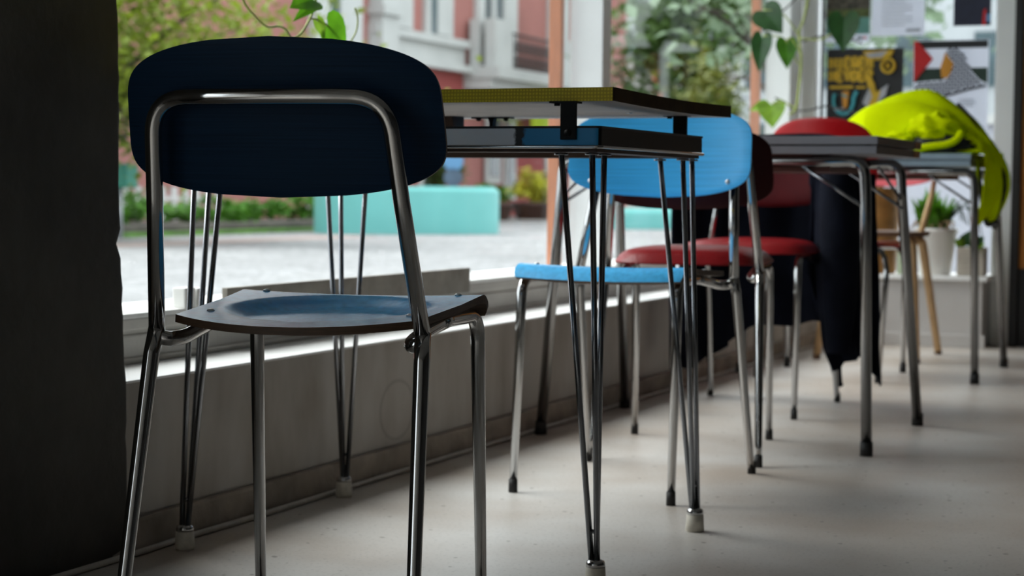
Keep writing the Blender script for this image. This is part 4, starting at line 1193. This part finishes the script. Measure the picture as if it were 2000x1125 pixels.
def pill(mb, x0, x1, y0, y1, r, z0, z1, rb=.05):
    P = roundrect(x0, x1, y0, y1, r, 12); n = len(P); cx, cy = (x0 + x1) / 2, (y0 + y1) / 2
    rings = [(1.0, z0)] + [(1 - rb * (1 - math.cos(a)) / ((x1 - x0) / 2), z1 - rb + rb * math.sin(a)) for a in (0, .4, .8, 1.2, PI / 2)]
    vs = [(cx + (x - cx) * s, cy + (y - cy) * s, z) for s, z in rings for x, y in P]
    fs = [(i * n + k, i * n + (k + 1) % n, (i + 1) * n + (k + 1) % n, (i + 1) * n + k) for i in range(len(rings) - 1) for k in range(n)]
    fs.append(tuple((len(rings) - 1) * n + k for k in range(n)))
    mb._add(vs, fs, 0, True)
def mint_bench(loc, rz, L, W, H, label):
    root = empty('street_bench', loc, rz); tag(root, label, 'bench', 'mint green street benches')
    mb = MB(); pill(mb, -L / 2, L / 2, -W / 2, W / 2, min(L, W) * .42, 0.0, H, .06); mb.build('body', M['mint'], root)
    mb = MB(); pill(mb, -L / 2 + .05, L / 2 - .05, -W / 2 + .05, W / 2 - .05, min(L, W) * .38, H - .002, H + .025, .02); mb.build('seat_slab', M['mint'], root)
    return root
mint_bench((-11.15, 22.35, 0), math.radians(48), 2.55, 1.25, .615, 'mint green rounded street bench behind the nearest chair')
mint_bench((-9.70, 28.1, 0), math.radians(40), 2.2, 1.1, .30, 'low mint green bench glimpsed under the bright blue chair')

# pink building along the street
bld = empty('pink_building', (-16.5, 34, 0)); tag(bld, 'pink rendered town house with white trim across the street', 'building')
def B(mb): mb.v = [(x + 16.5, y - 34, z) for x, y, z in mb.v]; return mb
XF = -16.5
mb = MB(); mb.box(-24, XF, 15, 46, 0, 6.6); B(mb).build('wall', M['pinkwall'], bld)
mb = MB(); mb.box(XF, XF + .05, 29.5, 35.6, 0, 3.1); mb.box(XF, XF + .05, 37.3, 46, 0, 3.1); B(mb).build('plinth_wall', M['redwall'], bld)
def trim(name, *bs):
    mb = MB()
    for b in bs: mb.box(*b)
    return B(mb).build(name, M['stucco'], bld)
trim('cornice', (XF, XF + .22, 31.3, 35.55, 3.60, 3.76), (XF, XF + .10, 31.3, 35.55, 3.20, 3.60), (XF, XF + .28, 31.3, 35.6, 3.08, 3.22))
trim('pilaster', (XF, XF + .14, 29.0, 29.6, 0, 6.5), ); trim('pilaster', (XF, XF + .14, 30.0, 30.85, 0, 6.5))
mb = MB(); mb.box(XF, XF + .10, 29.62, 29.98, 0, 6.5); B(mb).build('drain_recess', M['paneblue'], bld)
trim('pilaster', (XF, XF + .30, 31.35, 32.05, 2.9, 6.5), (XF, XF + .38, 31.28, 32.1, 3.95, 4.12))
def win(y0, y1, z0, z1, fr=.32):
    w = trim('window_frame', (XF, XF + .10, y0 - fr, y1 + fr, z0 - .12, z1 + .3))
    mb = MB(); mb.box(XF + .09, XF + .115, y0, y1, z0, z1); B(mb).build('pane', M['paneblue'], w)
    mb = MB(); mb.box(XF + .10, XF + .14, y1 - (y1 - y0) * .72, y1, z0, z1); B(mb).build('sash', M['stucco'], w)
win(32.12, 32.95, 3.80, 6.2, .12); win(33.90, 34.75, 3.80, 6.2, .22); win(40.6, 41.4, 3.9, 6.2, .2)
# balcony bay
bal = trim('balcony', (XF, XF + .9, 35.55, 41.4, 2.98, 3.22), (XF, XF + .7, 35.6, 41.3, 2.75, 2.98))
trim('balcony_pier', (XF + .12, XF + .34, 35.75, 36.1, 3.22, 4.25)); trim('balcony_pier', (XF + .48, XF + .72, 35.75, 36.45, 3.22, 4.25), (XF + .5, XF + .70, 36.45, 36.75, 3.22, 3.85))
trim('balcony_pier', (XF + .5, XF + .75, 39.6, 40.1, 3.22, 4.1))
mb = MB(); mb.box(XF, XF + .06, 36.35, 38.3, 3.25, 6.5); B(mb).build('balcony_door', M['paneblue'], bld)
trim('door_jamb', (XF, XF + .12, 36.2, 36.55, 3.22, 6.6), (XF, XF + .12, 36.95, 37.15, 3.22, 6.6), (XF, XF + .12, 37.6, 38.35, 3.22, 6.6))
mb = MB()
for k in range(16):
    y = 36.8 + k * .19; mb.tube([(XF + .7, y, 3.22), (XF + .7, y, 4.0)], .014, 6)
    if k < 15:
        for zc in (3.42, 3.72): mb.tube([(XF + .7, y + .095 + .07 * math.cos(a * PI / 5), zc + .10 * math.sin(a * PI / 5)) for a in range(10)], .018, 5, closed=True)
mb.tube([(XF + .7, 36.75, 4.0), (XF + .7, 39.6, 4.0)], .025, 6); mb.tube([(XF + .7, 36.75, 3.28), (XF + .7, 39.6, 3.28)], .02, 6)
B(mb).build('railing', M['iron'], bld)
# ground floor openings under the balcony
def gwin(y0, y1, z0, z1, m='paneblue'):
    w = trim('window_frame', (XF + .05, XF + .10, y0 - .16, y1 + .16, z0 - .16, z1 + .16))
    mb = MB(); mb.box(XF + .09, XF + .12, y0, y1, z0, z1); B(mb).build('pane', M[m], w)
gwin(36.9, 37.4, .9, 2.2); gwin(37.9, 38.25, .55, 2.3); gwin(40.35, 41.15, .75, 2.2); gwin(33.6, 34.2, .6, 1.5); gwin(43.5, 44.5, .9, 2.4)
for k in range(6):
    trim('window_frame', (XF, XF + .1, 16.5 + k * 2.1, 17.4 + k * 2.1, 4.2, 6.2)) if k < 5 else None
mb = MB(); mb.prism([(36.0, 2.0), (39.9, 2.0), (39.9, 2.45), (36.0, 2.45)], 'x', XF + .05, XF + .10)
# lime awning over the shop door
mb = MB(); mb.grid(lambda u, v: (.10 + .86 * u, 3.2 + 2.7 * v, 2.70 - .45 * u), 4, 8, 0, .02); mb.box(.95, 1.0, 3.2, 5.9, 1.92, 2.27)
aw = mb.build('awning', M['limecloth'], bld); aw['label'] = 'lime yellow awning'
for y in (3.3, 5.8): MB().tube([(.08, y, 2.1), (.96, y, 2.24)], .02, 8).build('awning_arm', M['galv'], aw)

# foliage: clusters of real little leaves
def foliage(mb, c, rx, ry, rz, n, size, seed, clump=6):
    rnd = random.Random(seed); cl = []
    for _ in range(clump):
        while True:
            d_ = Vector((rnd.uniform(-1, 1), rnd.uniform(-1, 1), rnd.uniform(-1, 1)))
            if d_.length < 1: break
        cl.append((Vector((c[0] + d_.x * rx * .75, c[1] + d_.y * ry * .75, c[2] + d_.z * rz * .75)), rnd.uniform(.25, .5)))
    for _ in range(n):
        p0, f = rnd.choice(cl)
        d_ = Vector((rnd.gauss(0, .5), rnd.gauss(0, .5), rnd.gauss(0, .45)))
        p = p0 + Vector((d_.x * rx * f * 1.3, d_.y * ry * f * 1.3, d_.z * rz * f * 1.3))
        if p.z < .01: p.z = rnd.uniform(.01, .06)
        a = Euler((rnd.uniform(-.9, .9), rnd.uniform(-.9, .9), rnd.uniform(0, 6.28))).to_matrix()
        s = size * rnd.uniform(.6, 1.3); u, w = a @ Vector((s, 0, 0)), a @ Vector((0, s * .6, 0)); k = a @ Vector((0, 0, s * .2))
        mb._add([p - u, p - w + k, p + u, p + w + k], [(0, 1, 2, 3)], 0, False)

def tree(name, label, base, h, crown, n, size, m, seed, tr=.12, lean=(0, 0), clump=14):
    root = empty(name, base); tag(root, label, 'tree', 'trees outside the windows'); rnd = random.Random(seed)
    mb = MB(); top = Vector((lean[0], lean[1], h))
    mb.tube(smoothline([(0, 0, 0), (lean[0] * .3 + .05, lean[1] * .3, h * .35), (lean[0] * .7, lean[1] * .7, h * .7), tuple(top)], 6), [tr * (1 - .6 * k / 18) for k in range(19)], 10)
    mb.build('trunk', M['bark'], root)
    mb = MB()
    for k in range(11):
        a = rnd.uniform(0, 2 * PI); z0 = h * rnd.uniform(.35, .9); b0 = Vector((lean[0] * z0 / h, lean[1] * z0 / h, z0))
        e = b0 + Vector((math.cos(a) * crown[0] * .8, math.sin(a) * crown[1] * .8, crown[2] * rnd.uniform(.2, .9)))
        mb.tube(smoothline([b0, b0.lerp(e, .5) + Vector((0, 0, .1 * crown[2])), e], 5), [tr * .42 * (1 - .8 * j / 10) for j in range(11)], 7)
    mb.build('branches', M['bark'], root)
    mb = MB(); foliage(mb, (lean[0], lean[1], h + crown[2] * .25), crown[0], crown[1], crown[2], n, size, seed, clump); mb.build('foliage', m, root)
    return root
tree('street_tree', 'olive leaved tree with open twigs behind the nearest chair', (-12.75, 15.5, 0), 1.75, (2.0, 2.1, 1.35), 8000, .062, M['treeleaf'], 11, .09, (1.15, .75), 30)
tree('street_tree', 'deep green tree seen in the window left of the hanging vine', (-12.2, 37.2, 0), 3.4, (1.9, 2.2, 2.0), 3600, .12, M['treeleafdark'], 21, .16, (.2, .3), 16)
tree('street_tree', 'pale green tree with dark trunk right of the white window post', (-13.6, 41.5, 0), 6.0, (2.0, 2.2, 1.9), 1900, .11, M['treepale'], 31, .14, (.4, .9), 16)
tree('street_tree', 'leafy tree outside the end window above the flag poster', (-4.6, 17.2, 0), 2.8, (1.5, 1.5, 1.4), 1700, .09, M['treepale'], 41, .1, (.2, 0), 14)
sh = empty('garden_shrub', (-10.4, 33.2, 0)); tag(sh, 'yellow green round shrub beyond the yellow table corner', 'shrub')
mb = MB(); foliage(mb, (0, 0, 1.75), 1.0, 1.2, 1.3, 3200, .09, 51, 14); mb.build('foliage', mat('ochre_green_leaf', (.10, .12, .012), .6, var=.6, scale=1.5, trans=.2), sh)
mb = MB(); mb.tube([(0, 0, 0), (.05, 0, 1.2)], .07, 8); mb.build('stem', M['bark'], sh)

# hedge bed behind the chair: kerb, grass, hedge
hb = empty('hedge_bed', (-13.6, 21.5, 0)); tag(hb, 'low green hedge bed with dark stone kerb left of the mint bench', 'hedge')
HR = math.radians(0)
mb = MB(); mb.box(-.55, .85, -4.4, 3.6, 0, .14, bev=.03); mb.build('kerb', M['kerb'], hb)
mb = MB(); mb.box(.85, 1.05, -4.4, 3.6, 0, .05); mb.build('verge', M['grass'], hb)
mb = MB()
for k in range(18): foliage(mb, (.25 + .2 * math.sin(k), -4.2 + k * .45, .30), .32, .36, .22, 260, .055, 100 + k, 5)
mb.build('foliage', M['hedgeleaf'], hb); tag(hb.children[-1], kind='stuff')
fe = empty('picket_fence', (-15.2, 22.0, 0)); tag(fe, 'white low garden fence behind the hedge', 'fence')
mb = MB()
for k in range(24): mb.box(-.02, .02, -5 + k * .30, -4.86 + k * .30, 0, .60)
mb.box(-.03, .03, -5.0, 2.0, .40, .46); mb.build('pickets', M['whiterail'], fe)
pst = empty('street_sign', (-12.45, 17.55, 0)); tag(pst, 'green metal box sign on a pale pole beside the dark pier', 'sign')
MB().tube([(0, 0, 0), (0, 0, .62)], .035, 12).build('pole', M['galv'], pst)
MB().box(-.12, .16, -.10, .14, .58, .86, bev=.02).build('sign_box', M['greenbox'], pst)
bs = empty('street_sign', (-12.95, 27.6, 0)); tag(bs, 'round blue street sign above the mint bench', 'sign')
MB().tube([(0, 0, 0), (0, 0, 1.3)], .03, 10).build('pole', M['galv'], bs)
def disc(mb, c, r, nx, ny):
    n = 28; t = Vector((nx, ny, 0)).normalized(); s = Vector((-t.y, t.x, 0)); c = Vector(c)
    ring = [c + s * (r * math.cos(2 * PI * k / n)) + Vector((0, 0, r * math.sin(2 * PI * k / n))) for k in range(n)]
    mb._add([p + t * .02 for p in ring] + [p - t * .0 for p in ring], [tuple(range(n)), tuple(range(n, 2 * n))[::-1]] + [(k, (k + 1) % n, n + (k + 1) % n, n + k) for k in range(n)])
mb = MB(); disc(mb, (.04, -.04, 1.08), .17, .42, -.9); mb.build('disc', M['signblue'], bs)
mb = MB(); disc(mb, (.04, -.04, .80), .155, .42, -.9); mb.build('lower_disc', M['signdark'], bs)
for nm, lb, loc, r, h, fh, m, sd in (('flower_planter', 'dark round planter with brown shrub right of the mint bench', (-14.6, 30.6, 0), .45, .38, 1.0, M['treeleafdark'], 61),
                              ('flower_planter', 'dark bowl planter in front of the pink building', (-14.4, 32.6, 0), .40, .36, .35, M['hedgeleaf'], 62),
                              ('flower_planter', 'planter of yellow and green flowers by the pink building door', (-14.3, 34.4, 0), .45, .36, .65, mat('yellow_green_flower', (.42, .42, .03), .6, var=.6, scale=3, trans=.2), 63),
                              ('flower_planter', 'planter of red and green leaves by the red wall', (-14.9, 36.4, 0), .45, .36, .75, mat('red_green_leaf', (.22, .16, .04), .6, var=.7, scale=4, trans=.2), 64)):
    o = empty(nm, loc); tag(o, lb, 'planter', 'planters in front of the pink building')
    MB().lathe([(r * .7, 0), (r * .75, .02), (r, h * .8), (r * 1.04, h * .82), (r * 1.04, h), (r * .9, h), (.0001, h - .04)], n=24).build('pot', M['terracotta'], o)
    mb = MB(); foliage(mb, (0, 0, h + fh * .45), r * 1.0, r * 1.1, fh * .55, 900, .06, sd, 8); mb.build('foliage', m, o)

# far end of the street
fb = empty('far_house', (-20, 62, 0)); tag(fb, 'pale far houses closing the end of the street', 'building')
mb = MB(); mb.box(-12, 12, 0, 6, 0, 14); mb.build('wall', M['house'], fb)
for k in range(9):
    for j in range(4):
        MB().box(-10.8 + k * 2.6, -9.6 + k * 2.6, -.08, .0, 1.2 + j * 3.0, 3.0 + j * 3.0).build('window', M['paneblue'], fb)
gh = empty('reflection_house', (-17.1, 50.5, 0)); tag(gh, 'small house, its orange brown boards copying a window reflection, right of the white post', 'building')
mb = MB(); mb.box(-1.6, 1.6, 0, 3, 0, 4.6); mb.build('wall', M['stucco'], gh)
mb = MB(); mb.box(-.15, .10, -.12, .02, 2.6, 4.6); mb.box(.85, 1.05, -.12, .02, 2.6, 4.4); mb.build('board', M['orange'], gh)  # boards and dark tops copy a furniture reflection in the window glass
mb = MB(); mb.box(-.5, -.1, .2, .6, 4.55, 5.2); mb.box(.25, .65, .2, .6, 4.55, 5.2); mb.build('reflection_top', M['black'], gh)
mb = MB(); mb.box(1.1, 1.5, -.14, .02, 2.6, 4.9); mb.build('reflection_red_board', M['redwall'], gh)
pw = empty('pale_house', (-1.2, 14.5, 0)); tag(pw, 'pale lilac rendered house beyond the end window', 'building')
mb = MB(); mb.box(-2.45, 6, 0, 4, 0, 1.15); mb.build('wall', M['palewall'], pw)
mb = MB(); mb.box(-2.5, 6, -.05, 4.05, 1.15, 1.22); mb.build('coping', M['stucco'], pw)

# ------------------------------------------------------------------ light: overcast sky
w = bpy.data.worlds.new('overcast_sky'); SC.world = w; w.use_nodes = True
bg = w.node_tree.nodes['Background']
bg.inputs['Color'].default_value = (.90, .955, 1.0, 1); bg.inputs['Strength'].default_value = 2.2
sun = bpy.data.lights.new('bright_cloud', 'SUN'); sun.energy = 4.6; sun.angle = math.radians(46); sun.color = (1.0, .985, .96)
so = bpy.data.objects.new('bright_cloud', sun); COL.objects.link(so); so.location = (-8, 0, 9)
so.rotation_euler = Vector((.58, .04, -.80)).to_track_quat('-Z', 'Y').to_euler()
def area(name, loc, rot, sx, sy, power, col, portal=False):
    l = bpy.data.lights.new(name, 'AREA'); l.shape = 'RECTANGLE'; l.size = sx; l.size_y = sy; l.energy = power; l.color = col
    if portal: l.cycles.is_portal = True
    o = bpy.data.objects.new(name, l); COL.objects.link(o); o.location = loc; o.rotation_euler = rot; return o
area('daylight_portal', (-2.02, 4.85, 1.13), (0, -PI / 2, 0), 1.55, 4.9, 1, (1, 1, 1), True)
area('daylight_portal', (-2.02, -.6, 1.09), (0, -PI / 2, 0), 1.6, 2.6, 1, (1, 1, 1), True)
area('daylight_portal', (-1.48, 7.545, 1.2), (-PI / 2, 0, 0), .74, 1.85, 1, (1, 1, 1), True)

# ------------------------------------------------------------------ camera
cam = bpy.data.cameras.new('camera'); co = bpy.data.objects.new('camera', cam); COL.objects.link(co)
cam.sensor_fit = 'HORIZONTAL'; cam.sensor_width = 36.0; cam.lens = 3569.0 / 2000 * 36.0
yaw, pit, rol = math.radians(23.22), math.radians(3.06), math.radians(.594)
fz = Vector((-math.sin(yaw), math.cos(yaw), 0)); rx = Vector((math.cos(yaw), math.sin(yaw), 0)); uz = Vector((0, 0, 1))
fw = fz * math.cos(pit) - uz * math.sin(pit); u2 = uz * math.cos(pit) + fz * math.sin(pit)
rt = rx * math.cos(rol) + u2 * math.sin(rol); up = u2 * math.cos(rol) - rx * math.sin(rol)
mw = Matrix((rt, up, -fw)).transposed().to_4x4(); mw.translation = Vector((0, 0, .6)); co.matrix_world = mw
cam.clip_start = .05; cam.clip_end = 300
cam.dof.use_dof = True; cam.dof.focus_distance = 2.4; cam.dof.aperture_fstop = 6.4; cam.dof.aperture_blades = 9
SC.camera = co

SC.view_settings.view_transform = 'Standard'; SC.view_settings.look = 'None'; SC.view_settings.gamma = 1
SC.view_settings.use_curve_mapping = False; SC.view_settings.exposure = .3
SC.cycles.use_denoising = True
SC.cycles.max_bounces = 10; SC.cycles.diffuse_bounces = 6; SC.cycles.transparent_max_bounces = 16
